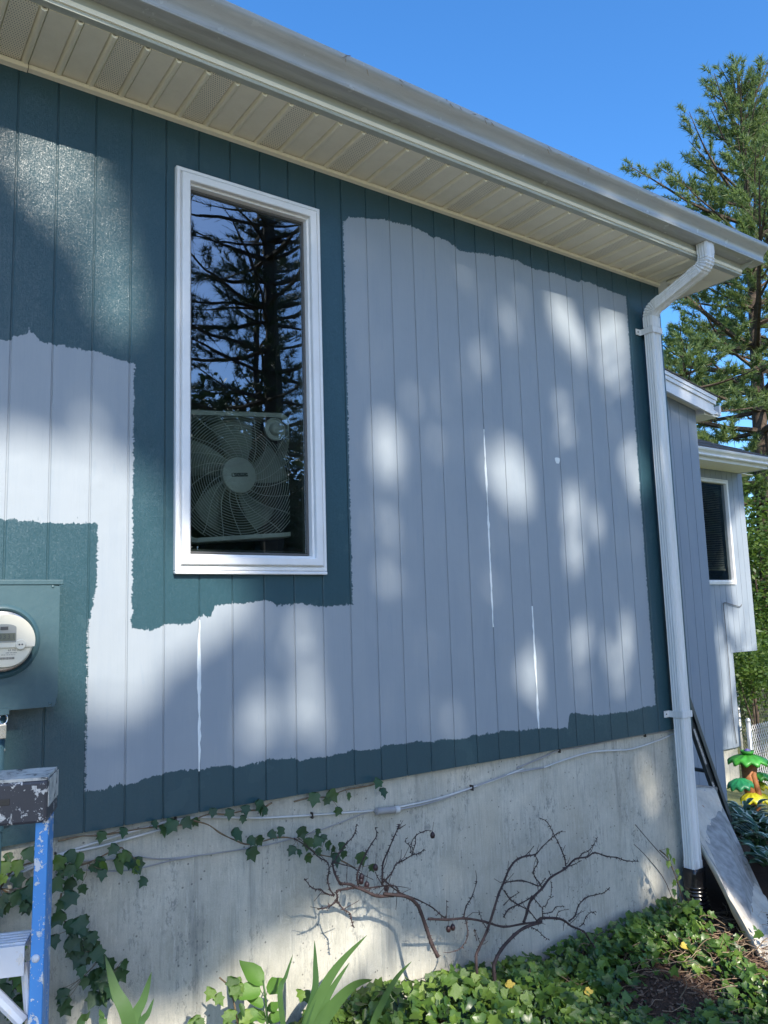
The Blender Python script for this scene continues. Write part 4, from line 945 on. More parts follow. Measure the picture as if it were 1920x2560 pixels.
# ------------------------------------------------------------------ blue step ladder
def paint_spatter(name, base, rough=0.4):
    g = G(name, rough, 0.5)
    sp1 = g.ramp(g.noise(g.pos, 38, 5, 0.7), [(0.575, 0.0), (0.60, 1.0)])
    sp2 = g.ramp(g.noise(g.pos, 130, 3, 0.6), [(0.68, 0.0), (0.71, 1.0)])
    sp3 = g.ramp(g.noise(g.scale(g.pos, (60, 60, 14)), 1.0, 4, 0.6), [(0.66, 0.0), (0.69, 1.0)])
    f = g.math('MAXIMUM', g.math('MAXIMUM', sp1, sp2), sp3)
    c = g.mix(g.noise(g.pos, 6, 4), base, tuple(min(1, k * 1.35) for k in base))
    g.color(g.mix(g.math('MULTIPLY', f, 0.9), c, (0.62, 0.60, 0.56)))
    g.normal(g.bump(f, 0.4, 0.002))
    return g.m
def build_ladder():
    LOCAL[0] = True
    root = empty('step_ladder', 'blue fibreglass step ladder with black paint-spattered top', 'ladder', (-0.478, -0.93, -1.0), math.radians(-22))
    M_BLUE = paint_spatter('blue_fibreglass', (0.03, 0.19, 0.46))
    M_CAP = paint_spatter('black_cap_plastic', (0.035, 0.035, 0.042), 0.45)
    M_ALU = paint_spatter('ladder_aluminium', (0.50, 0.52, 0.55), 0.35)
    g = G('crusted_paint', 0.75, 0.3); n = g.noise(g.pos, 28, 6, 0.7, 0.6)
    g.color(g.ramp(n, [(0.36, (0.05, 0.05, 0.05)), (0.42, (0.42, 0.41, 0.37)), (0.6, (0.60, 0.58, 0.52)), (0.8, (0.40, 0.40, 0.38))])); g.normal(g.bump(n, 1.0, 0.006)); M_CRUST = g.m
    # local frame: x to the right of the front face, y to the back, z up; cap right end at x = 0.155
    XR = 0.150; TOP = 1.365
    cap = bevel(MB().box(XR - 0.44, XR, -0.010, 0.125, TOP - 0.092, TOP - 0.004).build('top_cap', M_CAP, root), 0.006)
    MB().box(XR - 0.438, XR - 0.002, -0.006, 0.122, TOP - 0.004, TOP + 0.002).build('crust', M_CRUST, cap)
    MB().box(XR, XR + 0.0016, -0.004, 0.120, TOP - 0.060, TOP - 0.004).build('paint_skin', M_CRUST, cap)
    bevel(MB().box(XR - 0.22, XR - 0.075, -0.0112, -0.0095, TOP - 0.050, TOP - 0.036).build('slot', M_DARK, cap), 0.005)
    for r_, w in ((1.0, 0.0022), (0.70, 0.0016), (0.52, 0.007)):
        pts = [(XR - 0.190 + 0.082 * r_ * math.cos(t), -0.0115, TOP - 0.072 + 0.021 * r_ * math.sin(t)) for t in np.linspace(0, 2 * math.pi, 40)]
        MB().tube(pts, w * 0.8, 6, False).build('oval_mark', plain('mark_white', (0.62, 0.62, 0.58), 0.6, var=0.3), cap)
    # rails: C channels, front pair splayed forward, rear pair backward
    def channel(x, s, top, bot, fw, web, name):
        """flange of width fw facing front, web going back"""
        top = Vector(top); bot = Vector(bot); m = MB(); t = 0.0035
        for (x0, x1, y0, y1) in ((min(x, x - s * fw), max(x, x - s * fw), 0, t), (min(x, x - s * t), max(x, x - s * t), t, web), (min(x, x - s * fw), max(x, x - s * fw), web - t, web)):
            vs = []
            for P_ in (bot, top):
                for (a, b) in ((x0, y0), (x1, y0), (x1, y1), (x0, y1)): vs.append((P_.x + a, P_.y + b, P_.z))
            m.add(vs, [(0, 3, 2, 1), (4, 5, 6, 7), (0, 1, 5, 4), (1, 2, 6, 5), (2, 3, 7, 6), (3, 0, 4, 7)])
        return bevel(m.build(name, M_BLUE, root), 0.0012, 1)
    sp, fr = 0.03, 0.27
    channel(XR + 0.001, 1, (0, 0.004, TOP - 0.09), (sp, -fr, 0.0), 0.026, 0.050, 'front_rail')
    channel(XR - 0.437, -1, (0, 0.000, TOP - 0.09), (-sp, -fr, 0.0), 0.032, 0.062, 'front_rail')
    channel(XR - 0.006, 1, (0, 0.085, TOP - 0.09), (sp, -fr + 0.135, 0.0), 0.026, 0.032, 'rear_rail')
    channel(XR - 0.434, -1, (0, 0.085, TOP - 0.09), (-sp, -fr + 0.135, 0.0), 0.026, 0.032, 'rear_rail')
    for i, zz in enumerate((1.045, 0.745, 0.445, 0.145)):
        t = (TOP - 0.09 - zz) / (TOP - 0.09); yy = -fr * t; xe = XR - 0.006 + sp * t; xs = XR - 0.434 - sp * t
        m = MB(); m.box(xs, xe - 0.030, yy + 0.004, yy + 0.085, zz - 0.004, zz); m.box(xs, xe - 0.030, yy - 0.002, yy + 0.004, zz - 0.058, zz)
        m.box(xs, xe - 0.030, yy + 0.081, yy + 0.085, zz - 0.03, zz - 0.004)
        for q in range(5): m.box(xs, xe - 0.030, yy + 0.010 + q * 0.015, yy + 0.016 + q * 0.015, zz, zz + 0.003)
        st = m.build('step', M_ALU, root)
        MB().tube([(xe - 0.036, yy + 0.045, zz - 0.050), (xe - 0.014, yy + 0.030 - 0.03, zz - 0.17)], 0.010, 8).build('brace', M_ALU, root)
        MB().tube([(xe - 0.12, yy + 0.02, zz - 0.058), (xe - 0.028, yy - 0.006, zz - 0.145)], 0.013, 8).build('brace', M_ALU, root)
        for (rx, rz) in ((xe - 0.008, zz - 0.028), (xe - 0.008, zz - 0.150), (xe - 0.095, zz - 0.030)):
            yr = -fr * (TOP - 0.09 - rz) / (TOP - 0.09) + 0.004 if rx > xe - 0.03 else yy - 0.002
            MB().lathe([(0.0085, 0), (0.0075, 0.003), (0.004, 0.0055), (0, 0.006)], 14, Matrix.Translation((rx, yr, rz)) @ Matrix.Rotation(math.pi / 2, 4, 'X')).build('rivet', M_ALU, root)
    LOCAL[0] = False
build_ladder()

# ------------------------------------------------------------------ black corrugated drain pipe under the downspout
def build_drain():
    root = empty('drain_pipe', 'black corrugated plastic drain pipe catching the foot of the downspout', 'drain pipe', (3.245, -0.085, -1.02))
    M_BLK = plain('black_plastic', (0.012, 0.012, 0.013), 0.22, 0.6, var=0.2)
    prof = []
    z = -1.06
    while z < -0.835:
        for dz, r in ((0, 0.052), (0.004, 0.060), (0.011, 0.061), (0.015, 0.053)): prof.append((r, z + dz))
        z += 0.020
    path = MB(); n = 28; vs = []; fs = []
    for (r, zz) in prof:
        t = (zz + 1.06) / 0.23; off = Vector((3.250 + 0.05 * (1 - t) ** 2, -0.058 - 0.05 * (1 - t) ** 2, zz))
        for k in range(n): vs.append(off + Vector((r * math.cos(2 * math.pi * k / n), r * math.sin(2 * math.pi * k / n), 0)))
    for i in range(len(prof) - 1):
        for k in range(n): fs.append((i * n + k, i * n + (k + 1) % n, (i + 1) * n + (k + 1) % n, (i + 1) * n + k))
    MB().add(vs, fs).build('corrugated_tube', M_BLK, root, smooth=True)
    # adapter: round below, rectangular mouth above
    vs = []; fs = []; m = 24
    rows = [(0.0, -0.842), (0.25, -0.83), (0.9, -0.79), (1.0, -0.765), (1.0, -0.735)]
    for (w, zz) in rows:
        for k in range(m):
            t = 2 * math.pi * k / m; c, s = math.cos(t), math.sin(t)
            q = max(abs(c) / 0.050, abs(s) / 0.042); rc = Vector((c / q, s / q)); rd = Vector((0.060 * c, 0.060 * s))
            a = rd.lerp(rc, w); vs.append((3.250 + a.x, -0.058 + a.y, zz))
    for i in range(len(rows) - 1):
        for k in range(m): fs.append((i * m + k, i * m + (k + 1) % m, (i + 1) * m + (k + 1) % m, (i + 1) * m + k))
    o = MB().add(vs, fs).build('adapter', M_BLK, root); smooth_by_angle(o, 45)
    o.modifiers.new('thick', 'SOLIDIFY').thickness = 0.003
build_drain()

# ------------------------------------------------------------------ canvas sheet over the sloping board beside the house
def build_sheet():
    root = empty('drop_cloth', 'grey paint-stained canvas drop cloth over a sloping board beside the downspout', 'drop cloth', (3.6, -0.1, -1.0))
    A, B, C, D = Vector((3.60, 0.30, -0.40)), Vector((4.085, 0.31, -0.50)), Vector((2.955, -0.62, -0.985)), Vector((3.83, -0.125, -1.0))
    nu, nv = 40, 60; vs = []; fs = []
    rs = random.Random(4)
    crs = [(rs.uniform(0, 1), rs.uniform(0, 1), rs.uniform(0, 3.14), rs.uniform(0.004, 0.012)) for _ in range(26)]
    def sp(u, v):
        v *= 1.30
        p = A.lerp(B, u).lerp(C.lerp(D, u), v)
        p.z = max(p.z, ground_z(p.x, p.y) + 0.015) - 0.085 * math.sin(min(1.0, v) * math.pi) * (0.25 + 0.75 * u)
        w = 0.004 * math.sin(9 * u + 5 * v)
        for (cu, cv, an, h_) in crs:                     # creases
            t = (u - cu) * math.cos(an) + (v - cv) * math.sin(an); q = abs((u - cu) * -math.sin(an) + (v - cv) * math.cos(an))
            w += h_ * math.exp(-(t / 0.03) ** 2) * math.exp(-(q / 0.25) ** 2) * (1 if cu > 0.4 else -1)
        p = p + Vector((0, -0.3 * w, w))
        e = max(0.0, u - 0.93) / 0.07
        p.z -= 0.05 * e * e * (0.3 + v) * (1 + 0.5 * math.sin(14 * v)); p.x += 0.012 * math.sin(17 * v) * e
        return p
    for j in range(nv + 1):
        for i in range(nu + 1): vs.append(sp(i / nu, j / nv))
    for j in range(nv):
        for i in range(nu): fs.append((j * (nu + 1) + i, j * (nu + 1) + i + 1, (j + 1) * (nu + 1) + i + 1, (j + 1) * (nu + 1) + i))
    g = G('stained_canvas', 0.9, 0.15)
    c = g.ramp(g.noise(g.pos, 5, 7, 0.75), [(0.32, (0.40, 0.36, 0.30)), (0.5, (0.54, 0.49, 0.41)), (0.68, (0.64, 0.59, 0.50))])
    c = g.mix(g.math('MULTIPLY', g.ramp(g.noise(g.pos, 10, 6, 0.75), [(0.60, 0), (0.64, 1)]), 0.85), c, (0.11, 0.15, 0.24))
    c = g.mix(g.math('MULTIPLY', g.ramp(g.noise(g.pos, 30, 5, 0.7), [(0.66, 0), (0.70, 1)]), 0.8), c, (0.08, 0.10, 0.11))
    c = g.mix(g.ramp(g.noise(g.pos, 12, 4), [(0.71, 0), (0.75, 1)]), c, (0.35, 0.15, 0.08))
    g.color(c); g.normal(g.bump(g.noise(g.pos, 11, 6, 0.6), 0.7, 0.02)); M_CANV = g.m
    o = MB().add(vs, fs).build('canvas', M_CANV, root, smooth=True); o.modifiers.new('thick', 'SOLIDIFY').thickness = 0.003
    # folded hem hanging along the near edge
    g = G('canvas_hem', 0.9, 0.15); g.color(g.mix(g.noise(g.pos, 9, 5), (0.56, 0.48, 0.37), (0.68, 0.61, 0.49))); g.normal(g.bump(g.noise(g.pos, 25, 4), 0.5, 0.01))
    vs = []; fs = []
    for j in range(nv + 1):
        v = j / nv; p = sp(0.0, v); dz = 0.045 + 0.045 * v + 0.010 * math.sin(11 * v)
        q = p + Vector((-0.035, -0.035, -dz)); m_ = p + Vector((-0.022 - 0.008 * math.sin(9 * v), -0.022, -dz * 0.4)); vs += [p + Vector((0.012, 0.01, 0.004)), p + Vector((-0.008, -0.008, 0.002)), m_, q]
    for j in range(nv):
        for i in range(3): fs.append((j * 4 + i, j * 4 + i + 1, j * 4 + i + 5, j * 4 + i + 4))
    o = MB().add(vs, fs).build('folded_hem', g.m, root, smooth=True); o.modifiers.new('thick', 'SOLIDIFY').thickness = 0.003
    wood = plain('weathered_board', (0.30, 0.29, 0.27), 0.85, 0.2, var=0.3, nscale=20)
    m = MB(); n_ = Vector((0, 0, -0.03))
    q = [A, B, D, C]; m.add([k + n_ for k in q] + [k + n_ * 2 for k in q], [(0, 1, 2, 3), (7, 6, 5, 4), (0, 4, 5, 1), (1, 5, 6, 2), (2, 6, 7, 3), (3, 7, 4, 0)]); m.build('board', wood, root)
    m = MB(); m.box(-0.02, 0.52, -0.012, 0.05, -0.02, 0.015, Matrix.Translation((3.60, 0.33, -0.40)) @ Matrix.Rotation(math.radians(11.8), 4, 'Y')); m.build('top_batten', wood, root)
    MB().box(4.03, 4.07, 0.325, 0.365, -1.06, -0.53).build('prop', wood, root)
build_sheet()

# ------------------------------------------------------------------ extension ladder leaning behind the downspout
def build_ext():
    root = empty('extension_ladder', 'dark grey ladder with white warning stickers leaning behind the downspout', 'ladder', (4.62, 0.62, -1.06))
    M_LG = plain('ladder_grey', (0.11, 0.12, 0.12), 0.45, 0.5, 0.3, var=0.2)
    a = Vector((4.30, 0.60, 0.030)); d = (Vector((4.564, 0.60, -0.576)) - a).normalized()
    top = a - d * 0.5; bot = a + d * 1.19
    nrm = Vector((-d.z, 0, d.x))                   # in the xz plane, to the right/up
    if nrm.x < 0: nrm = -nrm
    L_ = (bot - top).length
    Mx = Matrix(((nrm.x, 0, -d.x, top.x), (0, 1, 0, top.y), (nrm.z, 0, -d.z, top.z), (0, 0, 0, 1)))
    for yy in (0.0, 0.42):
        m = MB()
        m.box(-0.085, -0.005, yy + 0.014, yy + 0.018, -L_, 0, Mx); m.box(-0.005, 0.0, yy - 0.012, yy + 0.018, -L_, 0, Mx); m.box(-0.09, -0.085, yy - 0.012, yy + 0.018, -L_, 0, Mx)
        m.box(-0.030, -0.005, yy - 0.012, yy - 0.008, -L_, 0, Mx)
        m.build('rail', M_LG, root)
    z = -0.12
    while z > -L_ + 0.05:
        MB().tube([Mx @ Vector((-0.045, 0.018, z)), Mx @ Vector((-0.045, 0.434, z))], 0.014, 10).build('rung', M_LG, root); z -= 0.305
    g = G('printed_sticker', 0.5, 0.4)
    P = g.sep(g.obj); w = g.noise(g.scale(g.pos, (120, 120, 420)), 1.0, 2)
    g.color(g.mix(g.math('GREATER_THAN', w, 0.55), (0.66, 0.66, 0.64), (0.22, 0.22, 0.22)))
    for (z0, z1) in ((-0.98, -0.70), (-1.42, -1.12)):
        MB().box(-0.078, -0.036, 0.0125, 0.0138, z0, z1, Mx).build('sticker', g.m, root)
build_ext()

# ------------------------------------------------------------------ rear wing and bay of the house
def build_wing():
    root = empty('house_wing', 'grey rear wing of the house with white sloping eave board', 'house wing', (4.9, 2.2, -1.2))
    xr, yw, zb = 6.06, 1.5, -1.09
    rk = lambda x: 2.60 + (6.05 - x) * 0.20         # underside of the rake board on the wall
    MB().box(3.44, xr - 0.002, yw + 0.008, yw + 2.0, zb + 0.01, 2.52).build('wall', M_GREY, root)
    m = MB(); m.prism([(3.44, 2.52), (xr - 0.002, 2.52), (xr - 0.002, rk(xr) + 0.05), (3.44, rk(3.44) + 0.05)], 'y', yw + 0.008, yw + 2.0); m.build('gable', M_GREY, root)
    for k in range(9):
        xb = xr - k * S; xa = xb - S
        pr = [(xa + 0.004, zb), (xb, zb), (xb, rk(xb) + 0.02), (xa + 0.004, rk(xa) + 0.02)]
        bevel(MB().prism(pr, 'y', yw - rng.uniform(0, 0.001), yw + 0.007).build('siding_board', M_GREY, root), 0.0015, 1)
    MB().box(3.44, xr - 0.03, yw + 0.03, yw + 2.0, -2.2, zb - 0.002).build('foundation', M_CONC, root)
    # rake: fascia, trim strips, roof edge
    def slope(x0, x1, zt0, zt1, zb0, zb1, y0, y1, name, mt):
        MB().prism([(x0, zb0), (x1, zb1), (x1, zt1), (x0, zt0)], 'y', y0, y1).build(name, mt, root)
    x0, x1, xe = 4.3, 6.18, 6.215
    f = lambda x, z, s=-0.186: z + (x - 6.18) * s
    slope(x0, x1, f(x0, 2.611), 2.611, f(x0, 2.507), 2.507, 1.38, 1.405, 'rake_fascia', M_WHITE)
    slope(x0, xe - 0.01, f(x0, 2.650), 2.645, f(x0, 2.612), 2.608, 1.366, 1.405, 'rake_trim', M_WHITE)
    slope(x0, xe, f(x0, 2.688), 2.682, f(x0, 2.651), 2.646, 1.358, 1.405, 'drip_edge', M_WHITE)
    slope(x0, xe + 0.01, f(x0, 2.700), 2.694, f(x0, 2.689), 2.683, 1.35, 3.5, 'roof', M_SHING)
    slope(x0, 6.15, f(x0, 2.560), 2.560, f(x0, 2.545), 2.545, 1.406, 1.4985, 'soffit', M_SOFFIT)
    # boxed return at the low end
    MB().prism([(6.06, 2.52), (6.315, 2.535), (6.315, 2.55), (6.06, 2.60)], 'y', 1.41, 3.4).build('eave_return', M_WHITE, root)
    MB().box(6.062, 6.30, 1.412, 3.39, 2.505, 2.518).build('eave_soffit', M_SOFFIT, root)
    MB().box(6.30, 6.325, 1.395, 3.4, 2.515, 2.62).build('eave_fascia', M_WHITE, root)
build_wing()

def build_bay():
    root = empty('house_bay', 'far sunlit grey bay of the house with overhanging upper floor and shingled hip roof', 'house bay', (9.6, 5.0, -1.9))
    yw = 3.6
    MB().box(6.3, 9.775, yw + 0.006, yw + 3.4, -1.25, 0.026).build('wall', M_GREY, root)
    MB().box(6.3, 9.74, yw + 0.04, yw + 3.4, -2.6, -1.252).build('foundation', M_CONC, root)
    MB().box(9.775, 10.385, yw + 0.006, yw + 3.4, 0.028, 0.04).build('overhang_floor', M_SOFFIT, root)
    wx0, wx1, wz0, wz1 = 9.20, 9.97, 0.984, 2.494
    b = MB()
    for (a, c, z0, z1) in ((6.3, wx0 + 0.05, 0.03, 2.64), (wx1 - 0.05, 10.385, 0.042, 2.64), (wx0 + 0.05, wx1 - 0.05, 0.03, wz0 + 0.04), (wx0 + 0.05, wx1 - 0.05, wz1 - 0.04, 2.64)):
        b.box(a, c, yw + 0.006, yw + 0.14, z0, z1)
    b.build('upper_wall', M_GREY, root)
    MB().box(10.25, 10.384, yw + 0.145, yw + 3.4, 0.042, 2.64).build('end_wall', M_GREY, root)
    k = 0
    x = 10.39
    while x > 8.9:
        xa, xb = x - S, x
        zlo = 0.026 if xb > 9.79 else -1.253
        for (z0, z1) in (((zlo, 2.645),) if (xa > wx1 - 0.03 or xb < wx0 + 0.03) else ((zlo, wz0 + 0.02), (wz1 - 0.02, 2.645))):
            bevel(MB().box(xa + 0.005, xb, yw - rng.uniform(0, 0.001), yw + 0.005, z0, z1).build('siding_board', M_GREY, root), 0.0015, 1)
        x -= S
    w = MB().frame(wx0, wx1, wz0, wz1, [(0.0, yw), (0.0, yw - 0.022), (0.015, yw - 0.022), (0.018, yw - 0.014), (0.022, yw - 0.03), (0.055, yw - 0.03), (0.06, yw - 0.006), (0.07, yw + 0.05)]).build('window', M_WHITE, root)
    MB().add([(wx0 + 0.06, yw + 0.012, wz0 + 0.06), (wx1 - 0.06, yw + 0.012, wz0 + 0.06), (wx1 - 0.06, yw + 0.012, wz1 - 0.06), (wx0 + 0.06, yw + 0.012, wz1 - 0.06)], [(0, 1, 2, 3)]).build('pane', M_GLASS_D, w)
    M_BL = plain('blind_slat', (0.52, 0.53, 0.50), 0.6, 0.3)
    me = MB().add([(-0.36, -0.010, -0.006), (0.36, -0.010, -0.006), (0.36, 0.010, 0.006), (-0.36, 0.010, 0.006)], [(0, 1, 2, 3)]).mesh('blind_slat'); me.materials.append(M_BL)
    zz = wz1 - 0.10
    while zz > wz0 + 0.24:
        place('blind_slat', me, M_BL, w, loc=(wx0 + 0.32, yw + 0.085, zz)); zz -= 0.026
    bevel(MB().box(wx0 + 0.0, wx0 + 0.68, yw + 0.072, yw + 0.098, wz0 + 0.20, wz0 + 0.225).build('blind_rail', M_BL, w), 0.004)
    r_ = G('dark_room', 0.9, 0.1); r_.color((0.05, 0.045, 0.04))
    m = MB(); m.box(wx0 - 0.5, wx1 + 0.25, yw + 0.9, yw + 0.95, 0.6, 2.6); m.box(wx0 - 0.5, wx1 + 0.25, yw + 0.145, yw + 0.9, 0.60, 0.62); m.build('room', r_.m, root)
    # eaves
    MB().box(6.3, 10.30, 3.165, yw - 0.002, 2.628, 2.640).build('soffit', M_SOFFIT, root)
    MB().box(6.3, 10.31, 3.150, 3.164, 2.615, 2.755).build('fascia', M_WHITE, root)
    MB().box(10.296, 10.31, 3.165, yw + 3.4, 2.615, 2.755).build('fascia', M_WHITE, root)
    MB().box(10.388, 10.70, yw, yw + 3.3, 2.63, 2.64).build('soffit', M_SOFFIT, root)
    gp = [(3.149, 2.752), (3.149, 2.660), (3.085, 2.660), (3.078, 2.668), (3.082, 2.690), (3.07, 2.705), (3.045, 2.725), (3.035, 2.750), (3.040, 2.756), (3.05, 2.750), (3.06, 2.73), (3.09, 2.70), (3.14, 2.70), (3.143, 2.752)]
    o = MB().prism(gp, 'x', 6.3, 10.345).build('gutter', M_WHITE, root)
    # hip roof with courses of shingles
    E0 = Vector((10.36, 3.06, 2.765)); s = 0.47
    rows = 9; dep = 0.30
    for i in range(rows):
        t0, t1 = i * dep, (i + 1) * dep + 0.02
        m = MB()
        p = lambda x, t, dz=0: (x, E0.y + t, E0.z + s * t + dz)
        m.add([p(6.3, t0, 0.018), p(E0.x - t0, t0, 0.018), p(E0.x - t1, t1, 0.004), p(6.3, t1, 0.004), p(6.3, t0, -0.01), p(E0.x - t0, t0, -0.01)], [(0, 1, 2, 3), (4, 5, 1, 0)])
        q = lambda y, t, dz=0: (E0.x - t, y, E0.z + s * t + dz)
        m.add([q(E0.y + t0, t0, 0.018), q(7.0, t0, 0.018), q(7.0, t1, 0.004), q(E0.y + t1, t1, 0.004), q(E0.y + t0, t0, -0.01), q(7.0, t0, -0.01)], [(0, 1, 2, 3), (4, 5, 1, 0)])
        m.build('shingle_course', M_SHING, root)
    cb = [(9.644, 3.585, -1.196), (9.617, 3.58, -1.028), (9.60, 3.58, -0.754), (9.608, 3.58, -0.166), (9.605, 3.58, 0.431), (9.603, 3.58, 0.684), (9.654, 3.58, 0.729), (9.794, 3.58, 0.701), (9.989, 3.58, 0.667), (10.04, 3.58, 0.675), (10.059, 3.58, 0.697)]
    tag(MB().tube(smooth_path(cb, 5), 0.0055, 6).build('cable', plain('dark_cable', (0.12, 0.12, 0.12), 0.5), smooth=True), 'dark cable hanging down the sunlit far bay wall', 'cable')
build_bay()

# ------------------------------------------------------------------ fences
def chain_fence(name, label, p0, p1, h, wire, mat, pitch, posts, rail=True):
    p0, p1 = Vector(p0), Vector(p1); root = empty(name, label, 'fence', tuple(p0)); d = (p1 - p0); L_ = d.length; d = d.normalized()
    m = MB(); n = int(L_ / pitch) + 1; hz = int(h / pitch) + 1
    up = Vector((0, 0, 1)); out = d.cross(up)
    for i in range(-hz, n):
        for sgn in (1, -1):
            pts = []
            for j in range(hz + 1):
                x = (i + j if sgn > 0 else i + hz - j) * pitch
                if 0 <= x <= L_: pts.append(p0 + d * x + up * (0.05 + j * h / hz) + out * (0.003 * sgn * (1 if j % 2 else -1)))
            if len(pts) > 1: m.tube(pts, wire, 3, False)
    tag(m.build('wire_mesh', mat, root), kind='stuff')
    for t in posts:
        q = p0 + d * (L_ * t) - out * 0.03
        MB().tube([q - up * 0.3, q + up * (h + 0.10)], 0.030, 12).build('post', M_GALV, root, smooth=True)
        MB().lathe([(0.034, 0), (0.034, 0.02), (0.022, 0.045), (0.0, 0.055)], 12, Matrix.Translation(q + up * (h + 0.095))).build('post_cap', M_GALV, root)
    if rail: MB().tube([p0 + up * (h + 0.05), p1 + up * (h + 0.05)], 0.020, 8).build('top_rail', mat, root)
M_GALV = plain('galvanised_steel', (0.50, 0.50, 0.48), 0.4, 0.5, 0.6, var=0.15)
M_WIREW = plain('pale_wire', (0.62, 0.61, 0.58), 0.5, 0.4, 0.2)
M_WIRED = plain('black_wire', (0.02, 0.02, 0.018), 0.6)
chain_fence('chain_fence', 'pale galvanised chain link fence with round post beyond the bay', (9.75, 3.42, -1.90), (14.0, 4.3, -2.05), 0.90, 0.004, M_WIREW, 0.085, (0.0, 0.6), False)
chain_fence('chain_fence', 'black chain link fence in shade under the trees', (12.6, 5.3, -2.15), (17.5, 6.0, -2.2), 1.22, 0.005, M_WIRED, 0.085, (0.0, 0.5, 1.0), True)

# ------------------------------------------------------------------ garden ornament: tiered leaf fountain on a trunk
def build_ornament():
    bx, by = 7.10, 1.90; bz = ground_z(bx, by) - 0.13
    root = empty('garden_ornament', 'tiered garden ornament of green and yellow plastic leaves on a brown trunk', 'garden ornament', (bx, by, bz))
    g1 = plain('leaf_green_plastic', (0.05, 0.27, 0.035), 0.4, 0.5, var=0.25); g2 = plain('sea_green_plastic', (0.02, 0.20, 0.08), 0.4, 0.5, var=0.25)
    y1 = plain('yellow_plastic', (0.50, 0.46, 0.02), 0.4, 0.5, var=0.15); br = plain('trunk_brown', (0.30, 0.12, 0.045), 0.6, 0.3, var=0.5, nscale=16)
    MB().tube([(bx, by, bz - 0.05), (bx + 0.01, by, bz + 0.2), (bx - 0.015, by, bz + 0.4), (bx, by, bz + 0.64)], [0.085, 0.06, 0.055, 0.075], 14).build('trunk', br, root, smooth=True)
    MB().tube([(bx - 0.03, by - 0.06, bz + 0.1), (bx + 0.03, by - 0.07, bz + 0.3), (bx - 0.02, by - 0.06, bz + 0.5), (bx + 0.06, by - 0.05, bz + 0.62)], [0.03, 0.03, 0.028, 0.02], 10).build('root', br, root, smooth=True)
    def ruffle(cx, cy, cz, r, mt, name, droop=0.10, lob=11, tilt=0.0):
        vs = [(cx, cy, cz)]; fs = []; n = 66
        for k, rr in enumerate((0.45, 0.8, 1.0, 1.0)):
            for i in range(n):
                t = 2 * math.pi * i / n; q = r * rr * (1 + 0.07 * math.sin(lob * t) * (k > 0))
                z = cz - droop * rr * rr * (1 + 0.25 * math.sin(lob * t)) + tilt * math.cos(t) * rr - (0.03 if k == 3 else 0)
                vs.append((cx + q * math.cos(t), cy + q * math.sin(t), z))
        for i in range(n): fs.append((0, 1 + i, 1 + (i + 1) % n))
        for k in range(3):
            for i in range(n): fs.append((1 + k * n + i, 1 + (k + 1) * n + i, 1 + (k + 1) * n + (i + 1) % n, 1 + k * n + (i + 1) % n))
        o = MB().add(vs, fs).build(name, mt, root, smooth=True); o.modifiers.new('thick', 'SOLIDIFY').thickness = 0.008
    ruffle(bx, by, bz + 0.70, 0.19, g1, 'leaf_tier', 0.06)
    MB().lathe([(0.055, 0), (0.068, 0.03), (0.060, 0.034), (0.05, 0.02), (0, 0.02)], 20, Matrix.Translation((bx, by, bz + 0.70))).build('bowl', g1, root, smooth=True)
    MB().lathe([(0.03, 0), (0.035, 0.012), (0.0, 0.03)], 12, Matrix.Translation((bx, by, bz + 0.725))).build('bloom', plain('violet_plastic', (0.16, 0.13, 0.35), 0.5), root, smooth=True)
    ruffle(bx - 0.14, by + 0.02, bz + 0.47, 0.12, g2, 'leaf_tier', 0.05, 9, 0.02)
    ruffle(bx + 0.17, by - 0.02, bz + 0.50, 0.12, g1, 'leaf_tier', 0.05, 9, -0.02)
    ruffle(bx - 0.07, by - 0.05, bz + 0.33, 0.11, y1, 'leaf_tier', 0.05, 8, 0.01)
    ruffle(bx + 0.09, by - 0.06, bz + 0.31, 0.12, y1, 'leaf_tier', 0.06, 8, -0.02)
    ruffle(bx + 0.19, by + 0.02, bz + 0.40, 0.09, y1, 'leaf_tier', 0.04, 8)
build_ornament()
# ------------------------------------------------------------------ leaves
def ivy_leaf_mesh(name, mat, s=1.0, seed=0, broad=False):
    """five-lobed leaf, about 1 unit long, folded along the midrib; base at the origin, tip along +y"""
    r = random.Random(seed)
    half = [(0.0, 0.0), (0.22, -0.10), (0.47, 0.08), (0.36, 0.30), (0.50, 0.56), (0.24, 0.60), (0.0, 1.0)] if not broad else \
           [(0.0, 0.0), (0.11, 0.03), (0.23, 0.18), (0.28, 0.40), (0.22, 0.66), (0.10, 0.88), (0.0, 1.0)]
    vs = []; fs = []
    j = lambda: r.uniform(-0.03, 0.03)
    mids = [(0, q[1], -0.05 * math.sin(q[1] * 3.14)) for q in half]
    n = len(half)
    for m_ in mids: vs.append(m_)
    for sg in (1, -1):
        for q in half[1:-1]:
            vs.append((sg * q[0] + j(), q[1] + j(), 0.16 * q[0] + 0.05 * math.sin(q[1] * 5) + j() - 0.10 * q[1] * q[1]))
    for i in range(n): vs[i] = (vs[i][0], vs[i][1], vs[i][2] - 0.10 * vs[i][1] ** 2)
    L0 = n; R0 = n + (n - 2)
    for base, sg in ((L0, 1), (R0, -1)):
        ed = [0] + [base + i for i in range(n - 2)] + [n - 1]
        for i in range(n - 1):
            a, b = ed[i], ed[i + 1]; c, d = i, i + 1
            if i == 0: f = (0, b, 1)
            elif i == n - 2: f = (c, a, n - 1)
            else: f = (c, a, b, d)
            fs.append(f if sg > 0 else f[::-1])
    vs = [(x * s, y * s, z * s) for x, y, z in vs]
    me = MB().add(vs, fs).mesh(name); me.materials.append(mat)
    me.polygons.foreach_set('use_smooth', [True] * len(me.polygons))
    return me
